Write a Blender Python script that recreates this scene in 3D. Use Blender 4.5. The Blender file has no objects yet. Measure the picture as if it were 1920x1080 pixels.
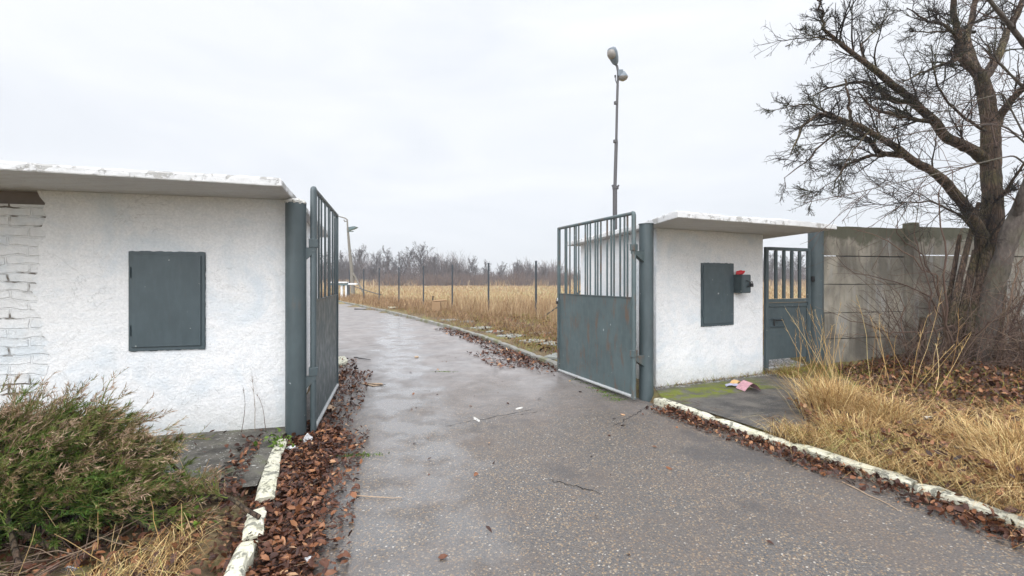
import bpy, math, random
import numpy as np
from mathutils import Vector
rng = np.random.default_rng(7); random.seed(7)
R = math.radians
sc = bpy.context.scene
COL = sc.collection
# ---------------------------------------------------------------- camera
EYE, F, HY = 1.6, 853.0, 525.0
cd = bpy.data.cameras.new('camera'); cam = bpy.data.objects.new('camera', cd); COL.objects.link(cam)
cd.sensor_width = 36; cd.lens = F/1920*36; cd.clip_end = 5000; cd.clip_start = 0.05
cd.shift_y = -(540-HY)/1920
cam.location = (0, 0, EYE); cam.rotation_euler = (R(90), 0, 0)
sc.camera = cam
# ---------------------------------------------------------------- world, sun
SUN_EL, SUN_AZ = 38, 200          # azimuth measured clockwise from +Y: behind the camera, a bit left
w = bpy.data.worlds.new('World'); sc.world = w; w.use_nodes = True
nt = w.node_tree; nt.nodes.clear()
def wn(t, **k):
    n = nt.nodes.new(t)
    for a, v in k.items(): setattr(n, a, v)
    return n
out = wn('ShaderNodeOutputWorld'); bg = wn('ShaderNodeBackground'); bg.inputs[1].default_value = 0.1
sky = wn('ShaderNodeTexSky', sky_type='NISHITA', sun_disc=False, sun_elevation=R(SUN_EL), sun_rotation=R(SUN_AZ))
tc = wn('ShaderNodeTexCoord'); sep = wn('ShaderNodeSeparateXYZ'); nt.links.new(tc.outputs['Generated'], sep.inputs[0])
mapn = wn('ShaderNodeMapping'); mapn.inputs['Scale'].default_value = (1.0, 1.0, 3.6); nt.links.new(tc.outputs['Generated'], mapn.inputs[0])
noi = wn('ShaderNodeTexNoise'); noi.inputs['Scale'].default_value = 2.3; noi.inputs['Detail'].default_value = 6; noi.inputs['Roughness'].default_value = .5
noi.inputs['Distortion'].default_value = .6
nt.links.new(mapn.outputs[0], noi.inputs['Vector'])
cr = wn('ShaderNodeValToRGB'); nt.links.new(noi.outputs[0], cr.inputs[0])
e = cr.color_ramp.elements; e[0].position = .30; e[0].color = (.84, .868, .91, 1); e[1].position = .68; e[1].color = (.95, .965, .995, 1)
gr = wn('ShaderNodeValToRGB'); nt.links.new(sep.outputs['Z'], gr.inputs[0])     # an overcast sky is brighter overhead
ge = gr.color_ramp.elements; ge[0].position = 0; ge[0].color = (.32, .32, .32, 1); ge[1].position = 1; ge[1].color = (1, 1, 1, 1)
g2 = ge.new(.55); g2.color = (.36, .36, .36, 1); g3 = ge.new(.18); g3.color = (.335, .335, .335, 1)
mul = wn('ShaderNodeMixRGB', blend_type='MULTIPLY'); mul.inputs[0].default_value = 1
nt.links.new(cr.outputs[0], mul.inputs[1]); nt.links.new(gr.outputs[0], mul.inputs[2])
sc2 = wn('ShaderNodeMixRGB', blend_type='MULTIPLY'); sc2.inputs[0].default_value = 1; sc2.inputs[2].default_value = (25.8, 25.9, 26.1, 1)
nt.links.new(mul.outputs[0], sc2.inputs[1])
mx = wn('ShaderNodeMixRGB'); mx.inputs[0].default_value = .94
nt.links.new(sky.outputs[0], mx.inputs[1]); 
bk = wn('ShaderNodeValToRGB'); ym = wn('ShaderNodeMath', operation='MULTIPLY_ADD'); ym.inputs[1].default_value = -.5; ym.inputs[2].default_value = .5   # cloud is thinner and brighter towards the hidden sun, behind the camera
nt.links.new(sep.outputs['Y'], ym.inputs[0]); nt.links.new(ym.outputs[0], bk.inputs[0]); be = bk.color_ramp.elements; be[0].position = .45; be[0].color = (1, 1, 1, 1); be[1].position = .95; be[1].color = (1.85, 1.85, 1.85, 1)
mb2 = wn('ShaderNodeMixRGB', blend_type='MULTIPLY'); mb2.inputs[0].default_value = 1; nt.links.new(sc2.outputs[0], mb2.inputs[1]); nt.links.new(bk.outputs[0], mb2.inputs[2])
nt.links.new(mb2.outputs[0], mx.inputs[2])
nt.links.new(mx.outputs[0], bg.inputs[0]); nt.links.new(bg.outputs[0], out.inputs[0])
sl = bpy.data.lights.new('sun', 'SUN'); sl.energy = 1.5; sl.angle = R(40); sl.color = (1, .985, .97)
so = bpy.data.objects.new('sun', sl); COL.objects.link(so)
d = Vector((math.sin(R(SUN_AZ))*math.cos(R(SUN_EL)), math.cos(R(SUN_AZ))*math.cos(R(SUN_EL)), math.sin(R(SUN_EL))))
so.rotation_euler = d.to_track_quat('Z', 'Y').to_euler()
vs = sc.view_settings; vs.view_transform = 'Standard'; vs.look = 'None'; vs.gamma = 1; vs.exposure = 0.30; vs.use_curve_mapping = False
sc.cycles.max_bounces = 6; sc.cycles.transparent_max_bounces = 8; sc.cycles.volume_bounces = 0
# ---------------------------------------------------------------- material helpers
class NT:
    def __init__(s, name):
        s.m = bpy.data.materials.new(name); s.m.use_nodes = True; s.t = s.m.node_tree
        s.b = s.t.nodes['Principled BSDF']; s.geo = s.t.nodes.new('ShaderNodeNewGeometry')
    def n(s, t, **k):
        n = s.t.nodes.new(t)
        for a, v in k.items(): setattr(n, a, v)
        return n
    def put(s, sock, v):
        if isinstance(v, bpy.types.NodeSocket): s.t.links.new(v, sock)
        elif v is not None:
            if hasattr(sock.default_value, '__len__') and not hasattr(v, '__len__'): v = (v, v, v, 1)
            elif hasattr(v, '__len__') and len(v) == 3 and len(sock.default_value) == 4: v = (*v, 1)
            sock.default_value = v
    def pos(s): return s.geo.outputs['Position']
    def vec(s, scale=(1, 1, 1), rot=(0, 0, 0)):
        n = s.n('ShaderNodeMapping'); n.inputs['Scale'].default_value = scale; n.inputs['Rotation'].default_value = rot
        s.t.links.new(s.pos(), n.inputs[0]); return n.outputs[0]
    def noise(s, scale, detail=4, rough=.55, vec=None, dist=0):
        n = s.n('ShaderNodeTexNoise'); s.put(n.inputs['Vector'], vec or s.pos())
        n.inputs['Scale'].default_value = scale; n.inputs['Detail'].default_value = detail; n.inputs['Roughness'].default_value = rough
        n.inputs['Distortion'].default_value = dist; return n.outputs[0]
    def voro(s, scale, vec=None, feature='F1'):
        n = s.n('ShaderNodeTexVoronoi', feature=feature); s.put(n.inputs['Vector'], vec or s.pos()); n.inputs['Scale'].default_value = scale; return n
    def ramp(s, fac, stops, interp='LINEAR'):
        n = s.n('ShaderNodeValToRGB'); s.put(n.inputs[0], fac); el = n.color_ramp.elements; n.color_ramp.interpolation = interp
        while len(el) < len(stops): el.new(.5)
        for e_, (p, c) in zip(el, stops):
            e_.position = p; e_.color = (c, c, c, 1) if not hasattr(c, '__len__') else (*c, 1)
        return n.outputs[0]
    def mix(s, fac, a, b, mode='MIX'):
        n = s.n('ShaderNodeMixRGB', blend_type=mode); s.put(n.inputs[0], fac); s.put(n.inputs[1], a); s.put(n.inputs[2], b); return n.outputs[0]
    def math(s, op, a, b=0.0, c=None, clamp=False):
        n = s.n('ShaderNodeMath', operation=op, use_clamp=clamp); s.put(n.inputs[0], a); s.put(n.inputs[1], b)
        if c is not None: s.put(n.inputs[2], c)
        return n.outputs[0]
    def xyz(s):
        n = s.n('ShaderNodeSeparateXYZ'); s.t.links.new(s.pos(), n.inputs[0]); return n.outputs
    def attr(s, name):
        n = s.n('ShaderNodeAttribute'); n.attribute_name = name; return n.outputs['Fac']
    def bump(s, h, strength=.5, dist=.01, normal=None):
        n = s.n('ShaderNodeBump'); n.inputs['Strength'].default_value = strength; n.inputs['Distance'].default_value = dist
        s.put(n.inputs['Height'], h)
        if normal is not None: s.t.links.new(normal, n.inputs['Normal'])
        return n.outputs[0]
    def set(s, color=None, rough=None, normal=None, metal=None, spec=None):
        if color is not None: s.put(s.b.inputs['Base Color'], color)
        if rough is not None: s.put(s.b.inputs['Roughness'], rough)
        if metal is not None: s.put(s.b.inputs['Metallic'], metal)
        if spec is not None: s.put(s.b.inputs['Specular IOR Level'], spec)
        if normal is not None: s.t.links.new(normal, s.b.inputs['Normal'])
        return s.m

def m_plaster(stains=1.0):
    s = NT('white_plaster')
    fine = s.noise(46, 5, .62); med = s.noise(9, 4)
    z = s.xyz()[2]
    st = s.ramp(s.noise(1.5, 5, .6, dist=.8), [(.50, 0), (.66, 1)])
    sk = s.ramp(s.noise(7, 3, .6, vec=s.vec((1, 1, 2.4))), [(.48, 0), (.72, .55)])
    c = s.mix(s.ramp(fine, [(.3, 0), (.7, 1)]), (.72, .725, .73), (.88, .88, .885))
    c = s.mix(s.math('MULTIPLY', st, .40*stains), c, (.50, .60, .68))
    c = s.mix(s.math('MULTIPLY', sk, .38*stains), c, (.56, .63, .70))
    # grime splashed up from the ground and specks
    cr_ = s.ramp(s.noise(1.1, 6, .62, dist=1.2), [(.494, 0), (.5, 1), (.506, 0)])
    c = s.mix(s.math('MULTIPLY', s.math('MULTIPLY', cr_, s.ramp(s.noise(1.7, 2), [(.5, 0), (.6, 1)])), .4), c, (.35, .35, .34))
    drip = s.ramp(s.noise(5, 4, .6, vec=s.vec((1.8, 1.8, .10))), [(.55, 0), (.72, .5)])
    c = s.mix(s.math('MULTIPLY', drip, .18), c, (.45, .46, .45))
    low = s.math('MULTIPLY', s.ramp(z, [(.04, 1), (.42, 0)]), s.noise(14, 5, .7))
    c = s.mix(s.math('MULTIPLY', low, .75), c, (.30, .31, .26))
    sp = s.ramp(s.noise(60, 2, .5), [(.23, 1), (.28, 0)])
    c = s.mix(s.math('MULTIPLY', sp, .5), c, (.28, .28, .27))
    h = s.math('ADD', s.math('MULTIPLY', fine, .5), s.math('MULTIPLY', med, .9))
    return s.set(c, .82, s.bump(h, .85, .02))
def m_brick():
    s = NT('painted_brick')
    n = s.n('ShaderNodeTexBrick'); n.offset = .5
    rot = s.n('ShaderNodeMapping'); rot.inputs['Rotation'].default_value = (R(90), 0, R(-13.6)); rot.vector_type = 'TEXTURE'
    s.t.links.new(s.pos(), rot.inputs[0])
    wob = s.mix(.09, rot.outputs[0], s.noise(3.5, 4)); s.put(n.inputs['Vector'], wob)
    n.inputs['Scale'].default_value = 1; n.inputs['Brick Width'].default_value = .26; n.inputs['Row Height'].default_value = .078
    n.inputs['Mortar Size'].default_value = .008; n.inputs['Mortar Smooth'].default_value = .4
    n.inputs['Color1'].default_value = (1, 1, 1, 1); n.inputs['Color2'].default_value = (.8, .8, .8, 1); n.inputs['Mortar'].default_value = (0, 0, 0, 1)
    fine = s.noise(30, 5, .6)
    hole = s.math('MULTIPLY', s.math('SUBTRACT', 1, n.outputs['Color']), s.ramp(s.noise(3.2, 3), [(.50, 0), (.56, 1)]))
    c = s.mix(fine, (.68, .685, .69), (.86, .87, .875))
    c = s.mix(s.ramp(s.noise(2.6, 4), [(.50, 0), (.66, .5)]), c, (.55, .64, .71))
    c = s.mix(hole, c, (.16, .14, .12))
    h = s.math('ADD', s.math('ADD', s.math('MULTIPLY', n.outputs['Color'], .4), s.math('MULTIPLY', fine, .35)), s.math('MULTIPLY', s.noise(6, 5, .7), .8))
    return s.set(c, .75, s.bump(h, 1.0, .03))
def m_slabpaint():
    s = NT('painted_concrete_slab')
    fine = s.noise(38, 5, .65); ch = s.ramp(s.noise(6.5, 6, .68), [(.53, 0), (.57, 1)])
    c = s.mix(fine, (.56, .565, .57), (.72, .72, .72))
    nz = s.n('ShaderNodeSeparateXYZ'); s.t.links.new(s.geo.outputs['True Normal'], nz.inputs[0])
    under = s.ramp(s.math('MULTIPLY', nz.outputs[2], -1), [(.5, 0), (.8, 1)])
    side = s.math('SUBTRACT', 1, under)
    c = s.mix(s.math('MULTIPLY', ch, s.math('MULTIPLY', side, .8)), c, (.34, .33, .31))
    seam = s.ramp(s.noise(2.0, 4, .5, vec=s.vec((.5, 6, 1), (0, 0, R(-16)))), [(.44, 0), (.5, .35), (.56, 0)])
    c = s.mix(s.math('MULTIPLY', under, s.math('ADD', seam, .25)), c, (.52, .49, .46))
    return s.set(c, .85, s.bump(s.math('ADD', fine, s.math('MULTIPLY', ch, -.8)), .6, .012))
def m_metal(name, col, rust=.25, gloss=.42, bigrust=0):
    s = NT(name)
    big = s.noise(2.2, 4); fine = s.noise(70, 3); brush = s.noise(22, 4, .6, vec=s.vec((1, 1, .22)))
    c = s.mix(s.ramp(big, [(.35, 0), (.65, 1)]), col, tuple(v*1.28 for v in col))
    c = s.mix(s.math('MULTIPLY', s.ramp(brush, [(.45, 0), (.7, 1)]), .22), c, tuple(v*1.9 for v in col))
    rs = s.ramp(s.noise(5.5, 5, .7, vec=s.vec((1.6, 1.6, .45))), [(.60-.07*bigrust, 0), (.70-.05*bigrust, 1)])
    c = s.mix(s.math('MULTIPLY', rs, rust), c, (.13, .075, .045))
    pit = s.ramp(s.noise(24, 4, .65, vec=s.vec((1.4, 1.4, .4))), [(.67, 0), (.72, 1)])
    c = s.mix(s.math('MULTIPLY', pit, min(1, rust*1.3)), c, (.085, .045, .028))
    chip = s.ramp(s.noise(18, 2, .4), [(.22, 1), (.245, 0)])
    c = s.mix(s.math('MULTIPLY', chip, .6), c, (.50, .52, .52))
    r = s.ramp(s.noise(9, 3), [(.3, gloss-.08), (.7, gloss+.18)])
    h = s.math('ADD', s.math('MULTIPLY', brush, .6), s.math('MULTIPLY', fine, .25))
    return s.set(c, r, s.bump(h, .28, .006))
def m_fence():
    s = NT('precast_concrete')
    fine = s.noise(55, 5, .65); big = s.noise(1.3, 5, .6, dist=.7); z = s.xyz()[2]
    c = s.mix(s.ramp(big, [(.38, 0), (.62, 1)]), (.15, .135, .108), (.37, .335, .27))
    c = s.mix(s.ramp(s.noise(3.3, 5, .65, vec=s.vec((1.6, 1.6, .35))), [(.52, 0), (.66, .55)]), c, (.33, .34, .34))
    c = s.mix(s.ramp(s.noise(2.4, 4, .6, vec=s.vec((2, 2, .3))), [(.50, 0), (.64, .65)]), c, (.10, .088, .072))
    moss = s.math('MULTIPLY', s.ramp(s.math('ADD', z, s.math('MULTIPLY', s.noise(5, 4), .7)), [(.0, 0), (.1, 0)]), 1)
    mz = s.math('ADD', z, s.math('MULTIPLY', s.noise(4.5, 5, .6), .75))
    moss = s.math('SUBTRACT', mz, 2.62); moss = s.math('MULTIPLY', moss, 9, clamp=True)
    c = s.mix(s.math('MULTIPLY', moss, .85), c, (.075, .075, .042))
    c = s.mix(s.math('MULTIPLY', fine, .3), c, (.14, .135, .12))
    pits = s.ramp(s.noise(34, 2, .4), [(.24, 1), (.28, 0)])
    c = s.mix(s.math('MULTIPLY', pits, .7), c, (.06, .055, .05))
    return s.set(c, .92, s.bump(s.math('ADD', fine, big), .55, .012))
def m_road():
    s = NT('wet_asphalt'); X, Y, Z = s.xyz()
    wob = s.mix(.02, s.pos(), s.noise(30, 2))
    v1 = s.voro(74, wob); v2 = s.voro(125, s.pos())
    st = s.n('ShaderNodeSeparateColor'); s.t.links.new(v1.outputs['Color'], st.inputs[0])
    st2 = s.n('ShaderNodeSeparateColor'); s.t.links.new(v2.outputs['Color'], st2.inputs[0])
    patch = s.noise(.9, 5, .6, dist=.5)
    stone = s.ramp(st.outputs[0], [(0, (.055, .058, .064)), (.26, (.13, .118, .108)), (.42, (.20, .135, .085)), (.58, (.25, .18, .11)), (.72, (.085, .083, .085)), (.86, (.30, .235, .165)), (.978, (.44, .40, .35))], 'CONSTANT')
    base = s.mix(s.noise(60, 3), (.062, .054, .049), (.135, .118, .105))
    body = s.ramp(v1.outputs['Distance'], [(.34, 1), (.62, 0)])
    dens = s.math('GREATER_THAN', st.outputs[1], s.ramp(patch, [(.38, .42), (.66, .04)]))
    c = s.mix(s.math('MULTIPLY', body, dens), base, stone)
    b2 = s.math('MULTIPLY', s.ramp(v2.outputs['Distance'], [(.3, 1), (.45, 0)]), s.math('GREATER_THAN', st2.outputs[0], .76))
    c = s.mix(s.math('MULTIPLY', b2, .75), c, s.ramp(st2.outputs[1], [(0, (.24, .20, .16)), (.6, (.11, .115, .125)), (.9, (.34, .32, .29))], 'CONSTANT'))
    # brown tint patches, dark tar repairs
    c = s.mix(s.ramp(s.noise(1.5, 4), [(.46, 0), (.66, .4)]), c, (.12, .090, .072))
    c = s.mix(s.ramp(s.noise(.75, 4, .6), [(.56, 0), (.63, .55)]), c, (.05, .05, .053))
    # older, smoother, paler carriageway beyond the gate
    far = s.ramp(s.math('ADD', Y, s.math('MULTIPLY', s.noise(1.6, 3), 1.6)), [(0, 0), (.1, 0)])
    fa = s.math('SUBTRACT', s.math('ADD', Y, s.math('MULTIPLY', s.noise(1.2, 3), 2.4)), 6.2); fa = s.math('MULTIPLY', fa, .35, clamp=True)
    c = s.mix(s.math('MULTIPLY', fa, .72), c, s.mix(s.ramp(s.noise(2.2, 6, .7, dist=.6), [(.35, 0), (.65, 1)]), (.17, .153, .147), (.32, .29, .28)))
    # wet band following the wheel track, plus a few puddles
    band = s.math('ABSOLUTE', s.math('ADD', s.math('ADD', X, s.math('MULTIPLY', Y, .27)), s.math('MULTIPLY_ADD', s.noise(1.1, 4), 1.6, -1.0)))
    wet = s.math('MULTIPLY', s.math('SUBTRACT', .66, band), 3.2, clamp=True)
    wet = s.math('MULTIPLY', wet, s.ramp(s.noise(2.3, 4, .6), [(.36, .1), (.55, 1)]))
    w2 = s.math('MULTIPLY', s.ramp(s.noise(1.15, 6, .68, dist=.6), [(.45, 0), (.68, .55)]), fa)
    wetall = s.math('MAXIMUM', wet, w2)
    c = s.mix(s.math('MULTIPLY', wetall, .10), c, (.05, .052, .058))
    r = s.mix(wetall, s.ramp(s.noise(3, 5, .65), [(.3, .42), (.7, .66)]), .24); s.put(s.b.inputs['Coat Weight'], wetall); s.b.inputs['Coat Roughness'].default_value = .2; s.b.inputs['Coat IOR'].default_value = 1.6; s.b.inputs['Specular IOR Level'].default_value = .6
    h = s.math('ADD', s.math('MULTIPLY', s.math('MULTIPLY', body, s.math('SUBTRACT', 1, fa)), .5), s.math('MULTIPLY', s.noise(5, 4), .5))
    bn = s.n('ShaderNodeBump'); bn.inputs['Distance'].default_value = .006; s.put(bn.inputs['Height'], h)
    s.put(bn.inputs['Strength'], s.math('MULTIPLY_ADD', wetall, -.42, .55))
    return s.set(c, r, bn.outputs[0])
def m_path():
    s = NT('mossy_asphalt'); X, Y, Z = s.xyz()
    v = s.voro(90); st = s.n('ShaderNodeSeparateColor'); s.t.links.new(v.outputs['Color'], st.inputs[0])
    c = s.mix(s.ramp(s.noise(3.5, 6, .72), [(.38, 0), (.64, 1)]), (.045, .042, .04), (.13, .118, .10))
    c = s.mix(s.math('MULTIPLY', s.math('GREATER_THAN', st.outputs[0], .93), s.ramp(v.outputs['Distance'], [(.2, 1), (.35, 0)])), c, (.38, .37, .35))
    # moss creeps from the wall foot: distance to the wall line
    dw = s.math('ADD', s.math('MULTIPLY', s.math('SUBTRACT', X, 2.04), .418), s.math('MULTIPLY', s.math('SUBTRACT', Y, 6.44), -.908))
    mk = s.math('ABSOLUTE', s.math('SUBTRACT', s.math('ADD', dw, s.math('MULTIPLY_ADD', s.noise(2.2, 4), .9, -.45)), .46))
    mk = s.math('MULTIPLY', s.math('SUBTRACT', .34, mk), 7, clamp=True)
    lft = s.math('MULTIPLY', s.math('SUBTRACT', 3.9, X), 2.0, clamp=True)
    mk = s.math('MULTIPLY', s.math('MULTIPLY', mk, lft), s.ramp(s.noise(5, 5, .7), [(.40, 0), (.52, 1)]))
    mcol = s.mix(s.noise(40, 4, .7), (.065, .085, .008), (.22, .25, .02))
    c = s.mix(mk, c, mcol)
    gv = s.math('MULTIPLY', s.math('SUBTRACT', .17, s.math('ADD', dw, s.math('MULTIPLY_ADD', s.noise(5, 3), .2, -.1))), 14, clamp=True)
    vg = s.voro(48); sg = s.n('ShaderNodeSeparateColor'); s.t.links.new(vg.outputs['Color'], sg.inputs[0])
    c = s.mix(gv, c, s.ramp(sg.outputs[0], [(0, .06), (.5, (.22, .20, .16)), (.8, .48)], 'CONSTANT'))
    return s.set(c, s.mix(mk, .6, .95), s.bump(s.noise(60, 4, .7), .6, .012))
def m_yard():
    s = NT('flaked_asphalt')
    c = s.mix(s.ramp(s.noise(4, 6, .75), [(.36, 0), (.62, 1)]), (.045, .041, .034), (.15, .138, .115))
    fl = s.math('MULTIPLY', s.ramp(s.noise(22, 5, .7, vec=s.vec((1, 2, 1))), [(.60, 0), (.63, 1)]), s.ramp(s.noise(2.5, 2), [(.42, 0), (.55, 1)]))
    c = s.mix(fl, c, (.62, .62, .58))
    c = s.mix(s.ramp(s.noise(4, 4), [(.55, 0), (.7, .8)]), c, (.07, .085, .025))
    return s.set(c, .8, s.bump(s.noise(60, 4, .7), .6, .012))
def m_kerbwhite():
    s = NT('whitewashed_kerb')
    fine = s.noise(45, 5, .65); c = s.mix(s.ramp(fine, [(.3, 0), (.7, 1)]), (.46, .44, .33), (.72, .70, .58))
    ch = s.ramp(s.noise(13, 5, .65, dist=.5), [(.53, 0), (.57, 1)])
    c = s.mix(s.math('MULTIPLY', ch, .85), c, (.16, .16, .135))
    c = s.mix(s.ramp(s.noise(3, 4), [(.48, 0), (.7, .45)]), c, (.52, .50, .32))
    return s.set(c, .85, s.bump(s.math('ADD', fine, s.math('MULTIPLY', ch, -.6)), .7, .012))
def m_kerbgrey():
    s = NT('weathered_kerb'); fine = s.noise(35, 5, .65)
    c = s.mix(fine, (.15, .145, .13), (.30, .29, .265)); c = s.mix(s.ramp(s.noise(2.2, 5), [(.5, 0), (.6, .7)]), c, (.13, .13, .045))
    return s.set(c, .75, s.bump(fine, .6, .012))
def m_ground():
    s = NT('soil_and_grass'); X, Y, Z = s.xyz()
    big = s.noise(.10, 5, .6); med = s.noise(2.5, 5, .65); fine = s.noise(28, 5, .7)
    near = s.mix(s.ramp(med, [(.35, 0), (.6, 1)]), (.055, .033, .022), (.15, .105, .05))
    near = s.mix(s.ramp(s.noise(1.3, 4), [(.5, 0), (.6, .9)]), near, s.mix(fine, (.09, .10, .022), (.20, .17, .05)))
    near = s.mix(s.ramp(fine, [(.45, 0), (.75, .7)]), near, (.25, .19, .10))
    field = s.mix(s.ramp(s.noise(.12, 4, .6, vec=s.vec((.5, 1.6, 1))), [(.4, 0), (.6, 1)]), (.30, .22, .10), (.21, .19, .06))
    field = s.mix(s.math('MULTIPLY', s.ramp(s.noise(9, 5, .7), [(.4, 0), (.7, 1)]), .5), field, (.44, .35, .18))
    k = s.math('MULTIPLY', s.math('SUBTRACT', s.math('ADD', Y, s.math('MULTIPLY', X, .9)), 17), .15, clamp=True)
    c = s.mix(k, near, field)
    return s.set(c, .95, s.bump(s.math('ADD', fine, med), .8, .03))
def m_bark(name, a, b, moss=.3, ridge=.55):
    s = NT(name); n1 = s.noise(14, 6, .7, vec=s.vec((1, 1, .35)))
    c = s.mix(s.ramp(n1, [(.35, 0), (.65, 1)]), a, b)
    c = s.mix(s.math('MULTIPLY', s.ramp(s.noise(2.6, 4), [(.46, 0), (.62, 1)]), moss), c, (.10, .115, .03))
    rg = s.voro(26, s.vec((1, 1, .16)), 'DISTANCE_TO_EDGE').outputs['Distance']; rg = s.ramp(rg, [(0, 0), (.14, 1)])
    c = s.mix(s.math('MULTIPLY', s.math('SUBTRACT', 1, rg), ridge), c, tuple(v*.5 for v in a))
    return s.set(c, .9, s.bump(s.math('ADD', n1, s.math('MULTIPLY', rg, ridge*1.1)), 1.0, .035))
def m_blade(name, stops, rough=.75, trans=0.0):
    s = NT(name); c = s.ramp(s.attr('rnd'), stops)
    s.set(c, rough, spec=.25); return s.m
def m_plain(name, col, rough=.6, var=.25, scale=20, metal=0):
    s = NT(name); n1 = s.noise(scale, 4, .6)
    return s.set(s.mix(n1, tuple(v*(1-var) for v in col), tuple(min(1, v*(1+var)) for v in col)), rough, s.bump(n1, .25, .004), metal)
SL = (.057, .076, .082)
MAT = dict(plaster=m_plaster(), brick=m_brick(), slab=m_slabpaint(), metal=m_metal('slate_paint', SL, .25),
  gate=m_metal('rusty_slate_paint', (.068, .094, .098), .75, .42, 1.1), hatch=m_metal('thick_slate_paint', (.050, .070, .079), .08, .38),
  fence=m_fence(), road=m_road(), path=m_path(), yard=m_yard(), kerbw=m_kerbwhite(), kerbg=m_kerbgrey(), ground=m_ground(),
  bark=m_bark('brown_bark', (.040, .026, .018), (.15, .095, .060)), greybark=m_bark('grey_bark', (.065, .052, .044), (.15, .125, .108), .2, .08),
  twig=m_bark('twig_bark', (.020, .014, .013), (.055, .037, .030), .35), fartree=m_bark('distant_bark', (.085, .065, .058), (.15, .115, .10), .05),
  bramble=m_blade('bramble_stem', [(0, (.06, .038, .030)), (.6, (.13, .085, .065)), (1, (.30, .22, .15))]),
  leaf=m_blade('fallen_leaf', [(0, (.020, .010, .008)), (.28, (.058, .024, .016)), (.55, (.125, .050, .027)), (.78, (.22, .092, .042)), (.90, (.34, .165, .08)), (1, (.52, .35, .21))], .36),
  straw=m_blade('dry_grass', [(0, (.12, .062, .030)), (.28, (.31, .17, .065)), (.55, (.52, .34, .135)), (.85, (.74, .56, .29)), (1, (.32, .32, .09))]),
  reed=m_blade('tall_dry_grass', [(0, (.15, .080, .042)), (.4, (.31, .195, .105)), (.8, (.46, .335, .19)), (1, (.58, .45, .28))]),
  low=m_blade('short_grass', [(0, (.11, .055, .025)), (.35, (.25, .15, .055)), (.65, (.40, .27, .10)), (.8, (.17, .20, .025)), (1, (.27, .31, .04))]),
  jun=m_blade('juniper_foliage', [(0, (.022, .062, .020)), (.28, (.05, .12, .022)), (.50, (.12, .19, .028)), (.64, (.17, .165, .055)), (.84, (.25, .155, .09)), (1, (.42, .30, .21))]),
  thicket=m_blade('thicket_twigs', [(0, (.06, .045, .042)), (.6, (.12, .09, .082)), (1, (.19, .125, .09))]),
  green=m_blade('weed_leaf', [(0, (.05, .10, .012)), (1, (.17, .26, .03))], .6),
  steelw=m_plain('pale_lamp_housing', (.15, .18, .21), .4), glass=m_plain('frosted_lamp_glass', (.27, .25, .23), .2, .15),
  polem=m_plain('dark_pole_paint', (.085, .082, .085), .6), conc=m_plain('concrete_pole', (.19, .175, .15), .85), postm=m_plain('dark_post', (.035, .045, .055), .5),
  white=m_plain('white_plastic', (.72, .73, .74), .4, .12, 50), card=m_plain('cardboard', (.42, .30, .20), .8, .15), teal=m_plain('teal_paint', (.10, .15, .16), .5),
  red=m_plain('red_wrapper', (.55, .02, .03), .3, .35, 60), black=m_plain('black_iron', (.012, .012, .013), .5), pipe=m_metal('bare_pipe', (.30, .31, .31), .5, .4),
  wood=m_plain('cut_wood', (.30, .19, .10), .7, .25), recess=m_plain('bare_lintel', (.22, .185, .165), .9, .3, 9), silver=m_plain('foil', (.6, .61, .63), .25, .2, 60, .8), yellow=m_plain('yellow_foil', (.7, .42, .03), .35),
  crumble=m_plain('crumbled_mortar', (.50, .49, .46), .95, .45, 30), paving=m_plain('paving_slab', (.25, .26, .24), .75, .35, 6), pinkp=m_plain('pink_print', (.55, .30, .34), .5, .45, 28), purple=m_plain('lilac_print', (.42, .42, .56), .5, .3, 40), orange=m_plain('orange_print', (.7, .42, .18), .5, .3, 40))
# ---------------------------------------------------------------- mesh helpers
def tag(o, label=None, cat=None, group=None, kind=None):
    if label: o['label'] = label
    if cat: o['category'] = cat
    if group: o['group'] = group
    if kind: o['kind'] = kind
    return o
def thing(name, label, cat, loc=(0, 0, 0), group=None):
    o = bpy.data.objects.new(name, None); COL.objects.link(o); o.location = loc; o.empty_display_size = .2
    return tag(o, label, cat, group)
def link(name, me, mat, parent=None, smooth=False, loc=None):
    if mat is not None:
        for m_ in (mat if isinstance(mat, (list, tuple)) else [mat]): me.materials.append(m_)
    o = bpy.data.objects.new(name, me); COL.objects.link(o)
    if parent is not None: o.parent = parent
    if smooth:
        me.polygons.foreach_set('use_smooth', [True]*len(me.polygons))
    return o
def np_mesh(name, V, T, rnd=None, k=3):
    me = bpy.data.meshes.new(name); V = np.asarray(V, np.float32); T = np.asarray(T, np.int32)
    me.vertices.add(len(V)); me.vertices.foreach_set('co', V.ravel())
    me.loops.add(T.size); me.loops.foreach_set('vertex_index', T.ravel())
    me.polygons.add(len(T)); me.polygons.foreach_set('loop_start', np.arange(0, T.size, k, dtype=np.int32))
    if rnd is not None:
        a = me.attributes.new('rnd', 'FLOAT', 'POINT'); a.data.foreach_set('value', np.asarray(rnd, np.float32))
    me.update(calc_edges=True); me.validate(); return me
def wpos(o):
    p = np.zeros(3)
    while o is not None: p = p + np.array(o.location); o = o.parent
    return p
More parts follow.
